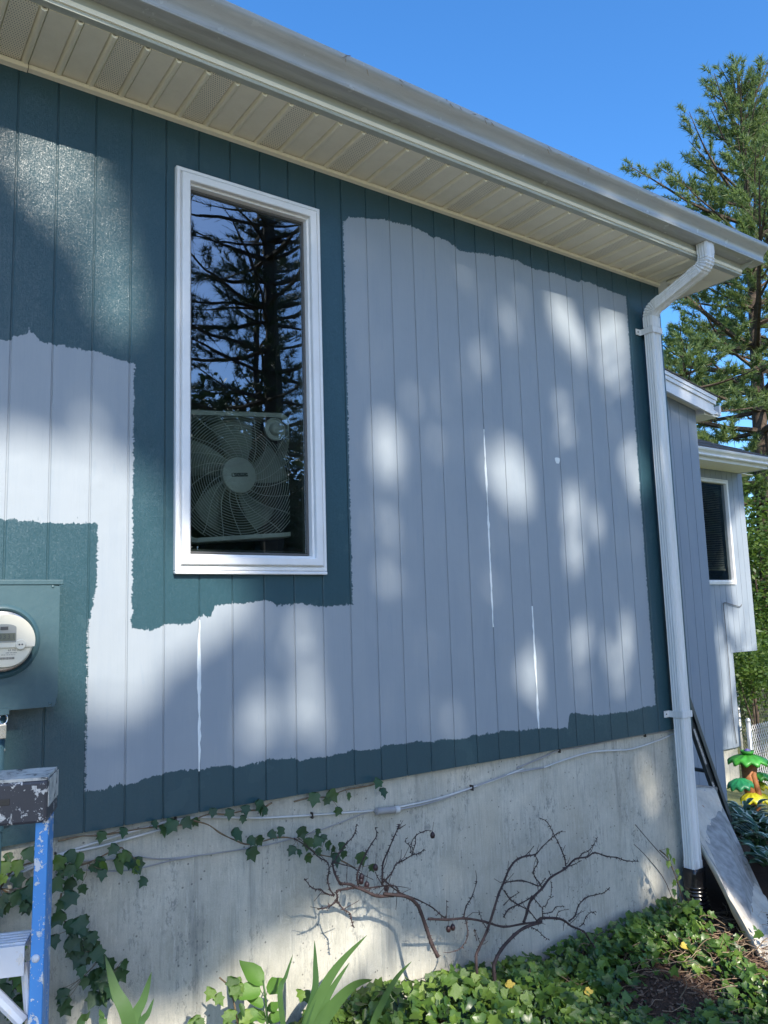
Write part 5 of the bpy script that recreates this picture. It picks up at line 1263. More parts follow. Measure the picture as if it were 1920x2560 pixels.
def orient(nrm, tip, loc, size):
    """leaf matrix: +z along nrm, +y along tip"""
    z = Vector(nrm).normalized(); y = (Vector(tip) - z * Vector(tip).dot(z)).normalized(); x = y.cross(z)
    return Matrix(((x.x * size, y.x * size, z.x * size, loc[0]), (x.y * size, y.y * size, z.y * size, loc[1]), (x.z * size, y.z * size, z.z * size, loc[2]), (0, 0, 0, 1)))
def put_leaf(me, M, parent, name='leaf'):
    o = bpy.data.objects.new(name, me); COL.objects.link(o); o.parent = parent
    o.matrix_parent_inverse = wm(parent).inverted(); o.matrix_basis = M
    return o

# ------------------------------------------------------------------ ivy climbing on the foundation
IVW = [ivy_leaf_mesh('ivy_leaf', M_IVYW, 1.0, i) for i in range(5)]
IVB = [ivy_leaf_mesh('ivy_leaf', M_IVY, 1.0, 20 + i, i == 4) for i in range(5)]
vl = ['dense ivy clump on the concrete behind the step ladder', 'ivy tendril creeping along the bottom edge of the teal siding', 'ivy spray reaching into the left thorny shrub across the concrete',
      'ivy vine hanging down the concrete just right of the step ladder', 'small ivy sprig under the siding above the cable splice', 'ivy growing behind the blue ladder rail at the bottom left', 'bright ivy climbing round the downspout foot']
for vi, (path, leaves) in enumerate(VINES):
    far = vi == 6
    root = empty('ivy_vine', vl[vi], 'ivy', (path[0][0], path[0][1], path[-1][2] if vi == 6 else path[0][2]), group='ivy on the foundation')
    pw = [(x, min(y, 0.018) if not far else y, z) for x, y, z in path]
    st = MB().tube(smooth_path(pw, 4), [0.0030 + 0.0008 * math.sin(i) for i in range((len(pw) - 1) * 4 + 1)], 6).build('stem', M_VINE, root, smooth=True)
    extra = []
    if vi in (0, 3, 5): extra = [(x + rng.uniform(-0.04, 0.04), y + rng.uniform(-0.03, 0.02), z + rng.uniform(-0.05, 0.03)) for x, y, z in leaves for _ in range(1)]
    for (x, y, z) in [q for q in list(leaves) + extra if not (far and q[0] > 3.0)]:
        nr = Vector((rng.uniform(-0.5, 0.5), -1.0, rng.uniform(-0.1, 0.7))); tp = Vector((rng.uniform(-0.7, 0.7), -0.2, -1.0 + rng.uniform(0, 0.5)))
        sz = rng.uniform(0.030, 0.058) * (0.8 if far else 1.0)
        y0 = min(y, -0.004)
        put_leaf(rng.choice(IVB if (far or (vi in (0, 4, 5) and rng.random() < 0.3)) else IVW), orient(nr, tp, (x, y0 - rng.uniform(0, 0.02), z + 0.02), sz), root)
        q = min(pw, key=lambda k: (k[0] - x) ** 2 + (k[2] - z) ** 2)
        MB().tube([(x, y0 - 0.004, z + 0.02), ((x + q[0]) / 2, y0, (z + q[2]) / 2 + 0.01), (q[0], q[1], q[2])], 0.0009, 4, False).build('leaf_stalk', M_VINE, root) if (x - q[0]) ** 2 + (z - q[2]) ** 2 < 0.02 else None

# ------------------------------------------------------------------ thorny bare shrubs
M_HIP = plain('dried_rose_hip', (0.035, 0.018, 0.02), 0.4, 0.4, var=0.4)
def thorny(name, label, stems, base):
    root = empty(name, label, 'shrub', base, group='bare thorny shrubs against the foundation')
    for si, (pts, r0, r1) in enumerate(stems):
        pts = [(x + rng.uniform(-0.003, 0.003), y + rng.uniform(-0.012, 0.012) * (0 < i < len(pts) - 1), z + rng.uniform(-0.003, 0.003)) for i, (x, y, z) in enumerate(pts)]
        if pts[0][2] < -0.70 and r0 > 0.0055: pts = [(pts[0][0] + 0.01, pts[0][1] - 0.01, ground_z(*pts[0][:2]) - 0.03)] + pts
        sm = smooth_path(pts, 3); n = len(sm)
        m = MB().tube(sm, [r0 + (r1 - r0) * i / (n - 1) + (0.0008 if i % 3 == 0 else 0) for i in range(n)], 7)
        st = m.build('branch', M_TWIG, root, smooth=True)
        # thorns
        th = MB()
        for i in range(n - 1):
            for _ in range(2 if r0 > 0.002 else 1):
                a = Vector(sm[i]).lerp(Vector(sm[i + 1]), rng.random()); d = (Vector(sm[i + 1]) - Vector(sm[i])).normalized()
                o_ = d.cross(Vector((rng.uniform(-1, 1), rng.uniform(-1, 1), rng.uniform(-1, 1)))).normalized()
                L_ = rng.uniform(0.006, 0.012); rr = r0 * 0.7
                b1 = d * 0.0025; b2 = d.cross(o_) * 0.0015
                th.add([a + o_ * rr * 0.5 + b1, a + o_ * rr * 0.5 - b1 + b2, a + o_ * rr * 0.5 - b1 - b2, a + o_ * (rr + L_) - d * 0.003], [(0, 1, 3), (1, 2, 3), (2, 0, 3)])
        tag(th.build('thorns', M_TWIG, st, fix=False), kind='stuff')
        # side twigs
        if r0 >= 0.003:
            for _ in range(max(1, n // 7)):
                i = rng.randrange(1, n - 1); a = Vector(sm[i]); d = (Vector(sm[i + 1]) - a).normalized()
                o_ = (d * rng.uniform(0.2, 1) + Vector((rng.uniform(-1, 1), rng.uniform(-0.6, 0.4), rng.uniform(-0.5, 1)))).normalized()
                l = rng.uniform(0.03, 0.09)
                b = a + o_ * l * 0.5 + Vector((0, 0, rng.uniform(-0.01, 0.01))); c = a + o_ * l + Vector((rng.uniform(-0.015, 0.015), 0, rng.uniform(-0.01, 0.02)))
                MB().tube([a, b, c], [0.0016, 0.0013, 0.0009], 5).build('twig', M_TWIG, root)
    return root
sa = thorny('thorny_shrub', 'bare thorny shrub arching left from the ivy with dried hips', SHRUB_A, (1.35, -0.22, -1.0))
for q in HIPS:
    MB().lathe([(0.0, -0.014), (0.008, -0.011), (0.011, 0.0), (0.008, 0.009), (0.003, 0.013), (0.0, 0.016)], 10, Matrix.Translation(q)).build('rose_hip', M_HIP, sa, smooth=True)
    MB().tube([(q[0], q[1], q[2] + 0.012), (q[0] + 0.012, q[1] + 0.005, q[2] + 0.05)], 0.0009, 4, False).build('hip_stalk', M_TWIG, sa)
thorny('thorny_shrub', 'bare thorny shrub spreading right in a tangle before the concrete', SHRUB_B, (1.75, -0.24, -1.0))
for i, (pts, r0, r1) in enumerate(STEMS_C):
    st = MB().tube(smooth_path(pts + [(pts[-1][0] + 0.05, pts[-1][1] - 0.05, -1.02)], 4), [r0 + (r1 - r0) * k / (len(pts) * 4) for k in range(len(pts) * 4 + 1)], 6).build('dead_stem', M_TWIG, smooth=True)
    tag(st, ['longer bare stem slanting up from the ivy left of the downspout', 'shorter bare stem slanting up below the longer one near the downspout'][i], 'stem')

# ------------------------------------------------------------------ iris blades
def blade_mesh(pts, w, rg):
    P = smooth_path(pts, 5); n = len(P); vs = []; fs = []
    for i, q in enumerate(P):
        t = i / (n - 1); ww = w * (0.75 + 0.5 * min(1, t * 2)) * max(0.02, (1 - max(0, (t - 0.55) / 0.45) ** 1.6)) / 1.25
        d = Vector(P[min(i + 1, n - 1)]) - Vector(P[max(i - 1, 0)]); d.normalize()
        s = d.cross(Vector((0.25 * rg, -1, 0.1))).normalized(); tw = 0.35 * rg * t
        s = (s + Vector((0, -1, 0)) * tw).normalized()
        q = Vector(q); vs += [q - s * ww / 2, q + Vector((0, 0.003, 0)) * (1 - t), q + s * ww / 2]
    for i in range(n - 1):
        for k in range(2): fs.append((i * 3 + k, i * 3 + k + 1, i * 3 + k + 4, i * 3 + k + 3))
    return MB().add(vs, fs)
ig = [([0, 1, 2, 3, 12], 'clump of sword-shaped iris leaves right of the ladder foot', 0.06), ([4, 5], 'few iris leaves beside the blue ladder rail', -0.1),
      ([6, 7, 8, 9, 10], 'tall iris clump with long curved leaves before the left shrub', 0.66), ([11], 'single long iris leaf slanting across the ivy', 0.9)]
for idx, lab, bx in ig:
    root = empty('iris', lab, 'iris', (bx, -0.33, -1.0), group='iris plants along the foundation')
    for i in idx:
        pts = IRIS[i]; b0 = pts[0]
        dx = b0[0] - pts[1][0]
        full_ = [(bx + (b0[0] - bx) * 0.35 + dx * 0.3, -0.34, -1.02), (bx + (b0[0] - bx) * 0.7 + dx * 0.15, -0.335, (b0[2] - 1.02) / 2)] + list(pts)
        blade_mesh(full_, {7: 0.028, 8: 0.042, 9: 0.036, 10: 0.055, 0: 0.042, 1: 0.036, 6: 0.02, 11: 0.03}.get(i, 0.024), rng.uniform(-1, 1)).build('leaf', M_IRIS, root, smooth=True, fix=False)

# ------------------------------------------------------------------ bright broad-leaved plant
BRD = [ivy_leaf_mesh('broad_leaf', M_BROAD, 1.0, 40 + i, True) for i in range(3)]
root = empty('broadleaf_plant', 'bright green broad-leaved young plant between the iris clumps', 'plant', (0.575, -0.22, -1.0))
MB().tube([(0.575, -0.22, -1.02), (0.57, -0.22, -0.8), (0.56, -0.21, -0.60), (0.555, -0.205, -0.545)], [0.006, 0.005, 0.004, 0.002], 8).build('stem', M_IRIS, root, smooth=True)
for i, q in enumerate(BROAD):
    sz = (0.12, 0.11, 0.115)[i] if i < 3 else rng.uniform(0.06, 0.085)
    if i in (3, 7, 8, 9, 12, 13, 14, 15): continue
    d = Vector((q[0] - 0.557, rng.uniform(-0.3, 0.1) * 0.2, q[2] + 0.60)); d = d if d.length > 0.01 else Vector((0, 0, 1))
    base = Vector((0.557, -0.21, max(-0.72, min(-0.57, q[2] - 0.02))))
    tip = (Vector(q) - base).normalized() + Vector((0, -0.35, 0.0))
    put_leaf(BRD[i % 3], orient((rng.uniform(-0.4, 0.4), -0.8, 0.75), tip, base + (Vector(q) - base) * 0.25, sz), root)
    MB().tube([base - Vector((0, 0, 0.02)), base + (Vector(q) - base) * 0.3], 0.0015, 5, False).build('leaf_stalk', M_IRIS, root)
root = empty('ivy_vine', 'young light green ivy around the broad-leaved plant', 'ivy', (0.44, -0.2, -1.0), group='ivy on the foundation')
MB().tube(smooth_path([(0.50, -0.2, -1.02), (0.47, -0.21, -0.75), (0.44, -0.2, -0.56), (0.40, -0.19, -0.50)], 4), 0.003, 6).build('stem', M_VINE, root, smooth=True)
for q in [BROAD[i] for i in (3, 7, 8, 9, 10, 12, 13, 14, 15)] * 2:
    put_leaf(rng.choice(IVB), orient((rng.uniform(-0.4, 0.4), -0.8, 0.7), (rng.uniform(-0.8, 0.8), -0.3, -0.7), (q[0] + rng.uniform(-0.03, 0.03), q[1] - rng.uniform(0, 0.04), q[2] + rng.uniform(-0.04, 0.04)), rng.uniform(0.035, 0.055)), root)

# ------------------------------------------------------------------ ivy bank along the wall
def bank_height(x, y):
    """top of the ivy above the ground, metres"""
    w = max(0.0, 1 - abs(y + 0.20) / 0.75)
    b = np.interp(x, [-0.6, 0.2, 0.7, 1.1, 1.35, 1.6, 2.0, 2.35, 2.7, 3.0, 3.2, 3.4, 3.8], [0.10, 0.10, 0.16, 0.26, 0.29, 0.19, 0.15, 0.11, 0.14, 0.13, 0.08, 0.05, 0.05])
    return float(b) * (0.35 + 0.65 * w) * (1 - 0.75 * min(1.0, max(0.0, 1.15 - math.hypot((x - 2.40) / 0.34, (y + 0.52) / 0.24) * 0.6))) + 0.02 * math.sin(9 * x + 4 * y) + 0.015 * math.sin(17 * x - 9 * y)
def bare(x, y):
    """how bare the mulch is here"""
    d = math.hypot((x - 2.40) / 0.34, (y + 0.52) / 0.24)
    return max(0.0, 1.0 - d * 0.8)
pts = []
while len(pts) < 6200:
    x = rng.uniform(0.1, 3.5); y = -rng.random() * 1.35 - 0.01
    if y < -0.35 - 0.55 * max(0, x - 0.6) - 0.25: continue
    if x > 2.75 and y < -0.30 and rng.random() < 0.55: continue
    if x > 3.12: continue
    if x > 3.14 + (y + 0.1) * 0.60 and rng.random() < 0.93: continue
    if rng.random() < bare(x, y) * 1.6: continue
    hgt = bank_height(x, y); z = ground_z(x, y) + hgt * (1 - rng.random() ** 2.2 * 0.9)
    pts.append((x, y, z, hgt))
camv = Vector((-0.7635, -2.8673, 0.69))
def vis_key(q):
    # the ones nearest the camera and on top of the bank show largest
    return (Vector(q[:3]) - camv).length - 2.5 * (q[2] - ground_z(q[0], q[1]) - 0.6 * q[3])
inframe = lambda q: q[0] > 0.95 and q[1] > -0.10 - 0.72 * (q[0] - 1.2) - 0.12
pts.sort(key=lambda q: (not inframe(q), vis_key(q)))
bank = empty('ivy_bank', 'bank of green ivy covering the ground along the foundation', 'ivy', (2.2, -0.4, -1.0))
V3 = []; Q4 = []
mv = [[np.array([v.co[:] for v in me.vertices]), [tuple(p.vertices) for p in me.polygons]] for me in IVB]
mass = MB()
for i, (x, y, z, hgt) in enumerate(pts):
    nr = Vector((rng.uniform(-0.9, 0.7), -0.5 + rng.uniform(-0.7, 0.7), 0.8)); tp = Vector((rng.uniform(-1, 1), rng.uniform(-1, 0.3), -0.3))
    sz = rng.uniform(0.024, 0.060)
    if z > -0.86 or rng.random() < 0.15: sz *= 1.1
    M = orient(nr, tp, (x, min(y, -0.02), z), sz)
    if i < 300: put_leaf(rng.choice(IVB), M, bank)
    else:
        vv, ff = mv[i % 5]; mass.add([M @ Vector(v) for v in vv], ff)
o = mass.build('leaf_mass', M_IVYM, bank, smooth=True, fix=False); tag(o, kind='stuff')
# creeping stems in the bank
for i in range(26):
    x = rng.uniform(1.3, 3.2); y = rng.uniform(-0.75, -0.1); a = rng.uniform(0, 6.28); P_ = []
    for k in range(7):
        P_.append((x, min(y, -0.02), ground_z(x, y) + bank_height(x, y) * rng.uniform(0.5, 0.95) * (1 - 0.8 * min(1, bare(x, y) * 2)) + 0.01)); a += rng.uniform(-0.7, 0.7); x += 0.07 * math.cos(a); y += 0.05 * math.sin(a)
    MB().tube(smooth_path(P_, 3), 0.0022, 5).build('creeping_stem', M_VINE, bank, smooth=True)
for i in range(3):
    x, y = [(1.62, -0.28), (2.02, -0.34), (2.72, -0.33), (1.9, -0.4), (2.45, -0.58)][i]
    put_leaf(IVB[i], orient((0, -0.6, 0.8), (0.3, 0, -1), (x, y, ground_z(x, y) + bank_height(x, y) + 0.01), 0.05), bank, 'yellow_leaf').data
YL = ivy_leaf_mesh('yellow_leaf', plain('yellowed_leaf', (0.40, 0.30, 0.05), 0.5, 0.3, var=0.3), 1.0, 77)
for o in bank.children:
    if o.name.startswith('yellow_leaf'): o.data = YL
# mulch: bark chips and dry stalks over the bare soil
M_CHIP = leaf_mat('bark_chips', [(0.05, 0.028, 0.018), (0.10, 0.055, 0.035), (0.16, 0.10, 0.065), (0.24, 0.17, 0.12)], 0.9, 0.0)
mul = MB()
for i in range(5200):
    x = rng.uniform(1.3, 3.6); y = rng.uniform(-1.3, -0.05); l = rng.uniform(0.008, 0.035); w = rng.uniform(0.003, 0.009)
    a = rng.uniform(0, 6.28); t = rng.uniform(-0.5, 0.5); z = ground_z(x, y) + rng.uniform(0.0, 0.018)
    M = Matrix.Translation((x, y, z)) @ Euler((t, rng.uniform(-0.5, 0.5), a)).to_matrix().to_4x4()
    mul.box(-l / 2, l / 2, -w / 2, w / 2, -0.002, 0.002, M)
tag(mul.build('mulch', M_CHIP, fix=False), 'brown bark mulch over the garden soil', 'mulch', kind='stuff')
M_STRAW = leaf_mat('dry_stalks', [(0.24, 0.15, 0.09), (0.36, 0.25, 0.16), (0.48, 0.36, 0.24)], 0.85, 0.0)
st = MB()
for i in range(260):
    x = rng.gauss(2.86, 0.28); y = rng.gauss(-0.48, 0.22) ; y = min(y, -0.05); a = rng.uniform(0, 6.28); z = ground_z(x, y) + rng.uniform(0.005, 0.05)
    P_ = []
    for k in range(4):
        P_.append((x, y, max(z, ground_z(x, y) + 0.004))); x += 0.04 * math.cos(a); y += 0.04 * math.sin(a); a += rng.uniform(-0.6, 0.6); z += rng.uniform(-0.012, 0.02)
    st.tube(P_, rng.uniform(0.0007, 0.0017), 4, False)
tag(st.build('dry_stalks', M_STRAW, fix=False), 'tangle of dry stalks and roots beside the canvas', 'dry stalks', kind='stuff')

# ------------------------------------------------------------------ hostas with white-edged leaves
def hosta_mat():
    g = G('hosta_leaf', 0.4, 0.4)
    P = g.sep(g.obj)
    e = g.math('GREATER_THAN', g.math('ABSOLUTE', P[0]), g.math('ADD', 0.08, g.math('MULTIPLY', g.noise(g.obj, 7, 2), 0.10)))
    c = g.ramp(g.rnd, [(0, (0.03, 0.075, 0.03)), (1, (0.06, 0.13, 0.05))])
    k = g.math('MULTIPLY', e, g.math('GREATER_THAN', g.rnd, 0.2))
    g.color(g.mix(k, c, (0.50, 0.55, 0.42))); g.normal(g.bump(g.noise(g.scale(g.obj, (14, 2, 2)), 1.0, 2), 0.4, 0.01))
    return g.m
M_HOSTA = hosta_mat()
def hosta_leaf(seed):
    r = random.Random(seed); vs = []; fs = []; n = 8
    for i in range(n + 1):
        t = i / n; w = 0.22 * math.sin(min(1, t * 1.15 + 0.05) * math.pi) ** 0.8 if t < 0.95 else 0.02
        z = 0.35 * t - 0.62 * t * t
        vs += [(-w, t, z + 0.06 * w / 0.22), (0, t, z), (w, t, z + 0.06 * w / 0.22)]
    for i in range(n):
        for k in range(2): fs.append((i * 3 + k, i * 3 + k + 1, i * 3 + k + 4, i * 3 + k + 3))
    me = MB().add(vs, fs).mesh('hosta_leaf'); me.materials.append(M_HOSTA); me.polygons.foreach_set('use_smooth', [True] * len(me.polygons)); return me
HL = [hosta_leaf(i) for i in range(2)]
hl = ['white-edged hosta nearest the canvas edge', 'white-edged hosta behind the nearest one beside the canvas', 'white-edged hosta in the middle of the bed right of the canvas', 'white-edged hosta just below the garden ornament', 'white-edged hosta at the right edge of the picture', 'white-edged hosta farthest back by the wing corner']
for i, (x, y) in enumerate(((4.08, -0.10), (4.42, 0.22), (4.80, 0.50), (5.40, 0.92), (4.60, 0.02), (5.15, 1.05))):
    z = ground_z(x, y); root = empty('hosta', hl[i], 'hosta', (x, y, z), group='hostas beside the canvas')
    for k in range(60):
        a = rng.uniform(0, 6.28); el = rng.uniform(0.2, 1.35); hgt = 0.10 + 0.20 * math.sin(el); rr = rng.uniform(0.02, 0.20) * math.cos(el) + 0.02
        d = Vector((math.cos(a), math.sin(a), 0.4 + 0.5 * el)); nr = Vector((-math.cos(a) * 0.5, -math.sin(a) * 0.5, 0.9))
        put_leaf(HL[k % 2], orient(nr, d, (x + rr * math.cos(a), y + rr * math.sin(a), z + hgt * rng.uniform(0.5, 1.0)), rng.uniform(0.10, 0.17)), root)
    MB().tube([(x, y, z - 0.02), (x, y, z + 0.16)], [0.05, 0.02], 8).build('crown', M_IRIS, root)
# ------------------------------------------------------------------ trees
def needles(centres, dirs, L, w, k, seed):
    """k thin triangular needle sprays per tuft"""
    r = np.random.default_rng(seed); n = len(centres)
    c = np.repeat(centres, k, 0); d = np.repeat(dirs, k, 0)
    e = d * r.uniform(0.2, 1.1, (n * k, 1)) + r.normal(0, 0.55, (n * k, 3)); e /= np.linalg.norm(e, axis=1, keepdims=True) + 1e-9
    s = np.cross(e, r.normal(0, 1, (n * k, 3))); s /= np.linalg.norm(s, axis=1, keepdims=True) + 1e-9
    ln = L * r.uniform(0.6, 1.15, (n * k, 1))
    v = np.empty((n * k, 3, 3)); v[:, 0] = c - s * w / 2; v[:, 1] = c + s * w / 2; v[:, 2] = c + e * ln
    return v.reshape(-1, 3)

def branch_path(o, a, el, L, droop, r, n=6):
    P = [Vector(o)]; d = Vector((math.cos(a) * math.cos(el), math.sin(a) * math.cos(el), math.sin(el)))
    for i in range(n):
        d = (d + Vector((r.uniform(-0.12, 0.12), r.uniform(-0.12, 0.12), droop + r.uniform(-0.06, 0.06)))).normalized(); P.append(P[-1] + d * (L / n))
    return P

def pine(name, label, base, top, z0, rad, seed, mat, tuft=0.16, wid=0.018, per=10, step=0.5, up=0.5, gap=0.0, gate=None, r0=0.2, density=1.0, group=None, dead=0, azim=None):
    """rad(t): branch length at t (0 = lowest whorl, 1 = top)"""
    r = random.Random(seed); base = Vector(base); top = Vector(top); H = (top - base).length
    root = empty(name, label, 'pine tree', tuple(base), group=group)
    P = [base + (top - base) * t + Vector((0.10 * math.sin(t * 5 + seed), 0.1 * math.cos(t * 4 + seed), 0)) * (0 if t == 0 else 1) for t in np.linspace(0, 1, 12)]
    P[0] = base - Vector((0, 0, 0.4))
    MB().tube(P, [r0 * (1 - 0.93 * t) for t in np.linspace(0, 1, 12)], 10).build('trunk', M_BARK, root, smooth=True)
    br = MB(); C = []; D = []
    z = z0
    a0 = r.uniform(0, 6.28)
    while z < H - 0.3:
        t = (z - z0) / (H - z0); at = base + (top - base) * (z / H)
        for k in range(r.choice((4, 5, 5, 6))):
            a = a0 + 2 * math.pi * k / 5 + r.uniform(-0.4, 0.4)
            if gap and r.random() < gap: continue
            L = rad(t) * r.uniform(0.65, 1.15)
            if L < 0.15: continue
            path = branch_path(at, a, (-0.15 + up * t * 1.6) + r.uniform(-0.12, 0.15), L, 0.05 + 0.04 * t, r)
            n = len(path); br.tube(path, [max(0.006, 0.018 + 0.012 * L) * (1 - 0.85 * i / (n - 1)) for i in range(n)], 5, False)
            side = Vector((-math.sin(a), math.cos(a), 0))
            for i in range(1, n):
                seg = path[i] - path[i - 1]; nt = max(2, int(seg.length / 0.11 * density))
                for q in range(nt):
                    if i == 1 and r.random() < 0.7: continue
                    s0 = path[i - 1] + seg * (q / nt); sg = r.choice((-1, 1)); tl = L * 0.30 * (1 - 0.55 * i / n) * r.uniform(0.4, 1.1) + 0.10
                    e = (seg.normalized() * 0.75 + side * sg * r.uniform(0.3, 1.0) + Vector((0, 0, r.uniform(-0.05, 0.5)))).normalized()
                    m = max(3, int(tl / 0.065))
                    if tl > 0.35: br.tube([s0, s0 + e * tl * 0.8], [0.006, 0.003], 3, False)
                    for j in range(m):
                        C.append(s0 + e * tl * (0.45 + 0.6 * (j + 1) / m) + Vector((r.uniform(-0.03, 0.03), r.uniform(-0.03, 0.03), r.uniform(-0.03, 0.03)))); D.append(e + Vector((0, 0, 0.35)))
        a0 += 0.7; z += step * r.uniform(0.75, 1.25) * (1.0 - 0.35 * t)
    for k in range(dead):
        zz = r.uniform(0.25, 1.0) * z0; at = base + (top - base) * (zz / H)
        br.tube(branch_path(at, r.uniform(0, 6.28), r.uniform(-0.25, 0.1), r.uniform(0.8, 2.6), 0.0, r, 5), [0.022, 0.016, 0.012, 0.009, 0.006, 0.003], 4, False)
    br.build('limbs', M_BARK, root, fix=False)
    C = np.array([tuple(c) for c in C]); D = np.array([tuple(d) for d in D])
    V = needles(C, D, tuft, wid, per, seed)
    if gate is not None: V = gate(V)
    o = fast_tris('crown', V, mat, root)
    return root

# lit openings in the shade on the wall: (x, z, half width, half height, strength)
BLOBS = [(-0.08, 2.29, 0.212, 0.198, 1), (0.01, 2.13, 0.117, 0.162, 1), (0.06, 1.93, 0.093, 0.143, 1), (0.15, 1.8, 0.105, 0.108, 0.8), (-0.23, 2.31, 0.121, 0.122, 0.8), (-0.01, 1.42, 0.064, 0.068, 0.5), (-0.14, 1.04, 0.39, 0.302, 1), (-0.2, 0.85, 0.289, 0.294, 1), (0.11, 0.97, 0.181, 0.283, 1), (0.23, 0.95, 0.104, 0.222, 0.9), (0.07, 0.61, 0.192, 0.176, 1), (0.23, 0.6, 0.188, 0.116, 0.9), (0.41, 0.76, 0.202, 0.156, 1), (0.1, 0.45, 0.176, 0.096, 0.7), (0.58, 0.76, 0.117, 0.107, 0.7), (0.69, 0.68, 0.071, 0.073, 0.5), (0.87, 0.63, 0.064, 0.112, 0.35), (0.66, 0.32, 0.08, 0.115, 0.65), (0.89, 0.34, 0.085, 0.14, 0.7), (1.35, 1.40, 0.055, 0.17, 0.4), (1.32, 1.1, 0.062, 0.19, 0.4), (1.96, 2.34, 0.091, 0.127, 0.35), (2.1, 2.2, 0.085, 0.115, 0.3), (2.4, 2.38, 0.18, 0.09, 1.1), (2.68, 2.3, 0.099, 0.139, 0.6), (2.95, 2.23, 0.17, 0.14, 1.0), (2.91, 2.11, 0.166, 0.071, 0.7), (2.57, 1.96, 0.106, 0.133, 0.6), (2.37, 1.77, 0.15, 0.129, 1.0), (2.48, 1.72, 0.111, 0.078, 0.6), (2.08, 1.37, 0.147, 0.167, 1), (2.19, 1.27, 0.084, 0.121, 0.7), (1.98, 1.43, 0.064, 0.095, 0.5), (3.05, 1.49, 0.11, 0.14, 1.25), (2.47, 1.03, 0.12, 0.13, 1.0), (2.32, 0.95, 0.087, 0.097, 0.35), (1.99, 1.08, 0.079, 0.093, 0.3), (2.68, 1.13, 0.095, 0.103, 0.35), (2.45, 0.42, 0.13, 0.16, 1.2), (2.78, 0.41, 0.075, 0.12, 0.9), (2.9, 0.61, 0.072, 0.114, 0.35), (2.29, 0.21, 0.133, 0.09, 0.5),
    # foundation, ladder, garden
    (0.30, -0.82, 0.40, 0.20, 0.8), (0.75, -0.70, 0.28, 0.22, 0.7), (0.05, -0.72, 0.16, 0.22, 0.7), (1.05, -0.60, 0.22, 0.20, 0.5), (1.35, -0.85, 0.3, 0.2, 0.5), (3.0, -0.25, 0.10, 0.2, 0.4), (2.98, -0.75, 0.10, 0.10, 0.7),
    (-0.42, 1.05, 0.16, 0.10, 0.9), (-0.40, 0.72, 0.15, 0.10, 0.9), (-0.33, 0.35, 0.12, 0.25, 0.7), (-0.36, 0.0, 0.12, 0.2, 0.9), (-0.40, -0.80, 0.10, 0.10, 0.7), (-0.33, -1.15, 0.15, 0.22, 0.7), (-0.38, -0.42, 0.12, 0.10, 0.6)]
_q = random.Random(21)
for _ in range(46): BLOBS.append((_q.uniform(1.15, 3.2), _q.uniform(0.1, 2.4), _q.uniform(0.03, 0.06), _q.uniform(0.04, 0.08), 0.2))        # pinholes
for _ in range(85): BLOBS.append((_q.uniform(0.2, 3.3), _q.uniform(-1.45, -0.95), _q.uniform(0.05, 0.12), _q.uniform(0.04, 0.09), 0.7))     # over the ivy
BL = np.array(BLOBS)
def wall_uv(C):
    """where the sun's ray through C meets the plane of the wall"""
    s = -C[:, 1]
    return C[:, 0] + 0.12 * s, C[:, 2] - 0.76 * s
_w = np.random.default_rng(17); WV = [(_w.normal(0, 1, 2) * f, _w.uniform(0, 6.28)) for f in (5, 6, 8, 9, 11, 13, 16, 19, 23, 27)]
ZONES = [(2.75, 2.12, 0.60, 0.45, 0.0), (2.45, 1.75, 0.40, 0.40, 0.0), (2.10, 1.32, 0.35, 0.40, 0.1), (2.50, 1.0, 0.50, 0.40, 0.1), (2.60, 0.45, 0.55, 0.45, 0.1), (1.33, 1.25, 0.14, 0.50, 0.55), (0.78, 0.42, 0.40, 0.32, 0.6), (2.0, 2.2, 0.30, 0.35, 0.2), (3.05, 1.4, 0.2, 0.35, 0.1)]
def ragged(u, v):
    return sum(np.sin(k[0] * u + k[1] * v + ph) for k, ph in WV) / 2.4
def lit(u, v):
    k = np.zeros(len(u), bool)
    n = ragged(u, v); m = ragged(v + 5.0, u - 3.0)
    uw, vw = u + 0.030 * n, v + 0.030 * m
    br = n * 0.6 + m * 0.6                                   # noise that breaks the openings up
    for (x, z, a, b, i) in BL:
        q = (0.54 + 0.46 * i) * (0.95 if x > 1.15 else 1.0)
        k |= (((uw - x) / (a * q)) ** 2 + ((vw - z) / (b * q)) ** 2 < 1) & (br > (-3 if i >= 1 else -1.2 if a > 0.17 else -0.6 if i > 0.8 else -0.35))
    # thinner boughs let the sun through in loose overlapping flecks
    ud, vd = u * 0.85 + v * 0.5, (v * 0.85 - u * 0.5) * 0.62
    fl = ragged(ud * 1.25 + 2.0, vd * 1.25) * 0.75 + ragged(ud * 0.6 + 9.0, vd * 0.6 + 4.0) * 0.5
    for (x, z, a, b, th) in ZONES:
        d = ((u - x) / a) ** 2 + ((v - z) / b) ** 2
        k |= (d < 1) & (fl > th + 0.53 + 0.5 * d)
    k &= ~((v > 2.40) & (u > 0.5) & (u < 4.2))
    # openings cut in the crowns to light the far bay, the garden on the right and the yard there
    k |= (u > 2.6) & (u < 3.25) & (v > -1.7) & (v < -1.13)
    k |= ((u - 3.19) / 0.07) ** 2 + ((v + 1.02) / 0.16) ** 2 < 1
    k |= (u > 6.3) & (u < 7.6) & (v > -0.5) & (v < 0.9)
    k |= (u > 7.6) & (v > -0.6) & (v < 1.2) & (u < 11)
    for (x, z, a, b) in ((9.80, 3.95, 0.38, 0.90), (9.76, 3.05, 0.38, 0.36), (9.20, 2.2, 0.20, 0.75), (9.35, 3.2, 0.12, 0.14), (9.25, 1.4, 0.30, 0.4), (9.05, 2.9, 0.10, 0.2)):
        k |= ((u - x) / a) ** 2 + ((v - z) / b) ** 2 < 1
    return k
def open_gate(C):
    u, v = wall_uv(C)
    return ~lit(u, v)
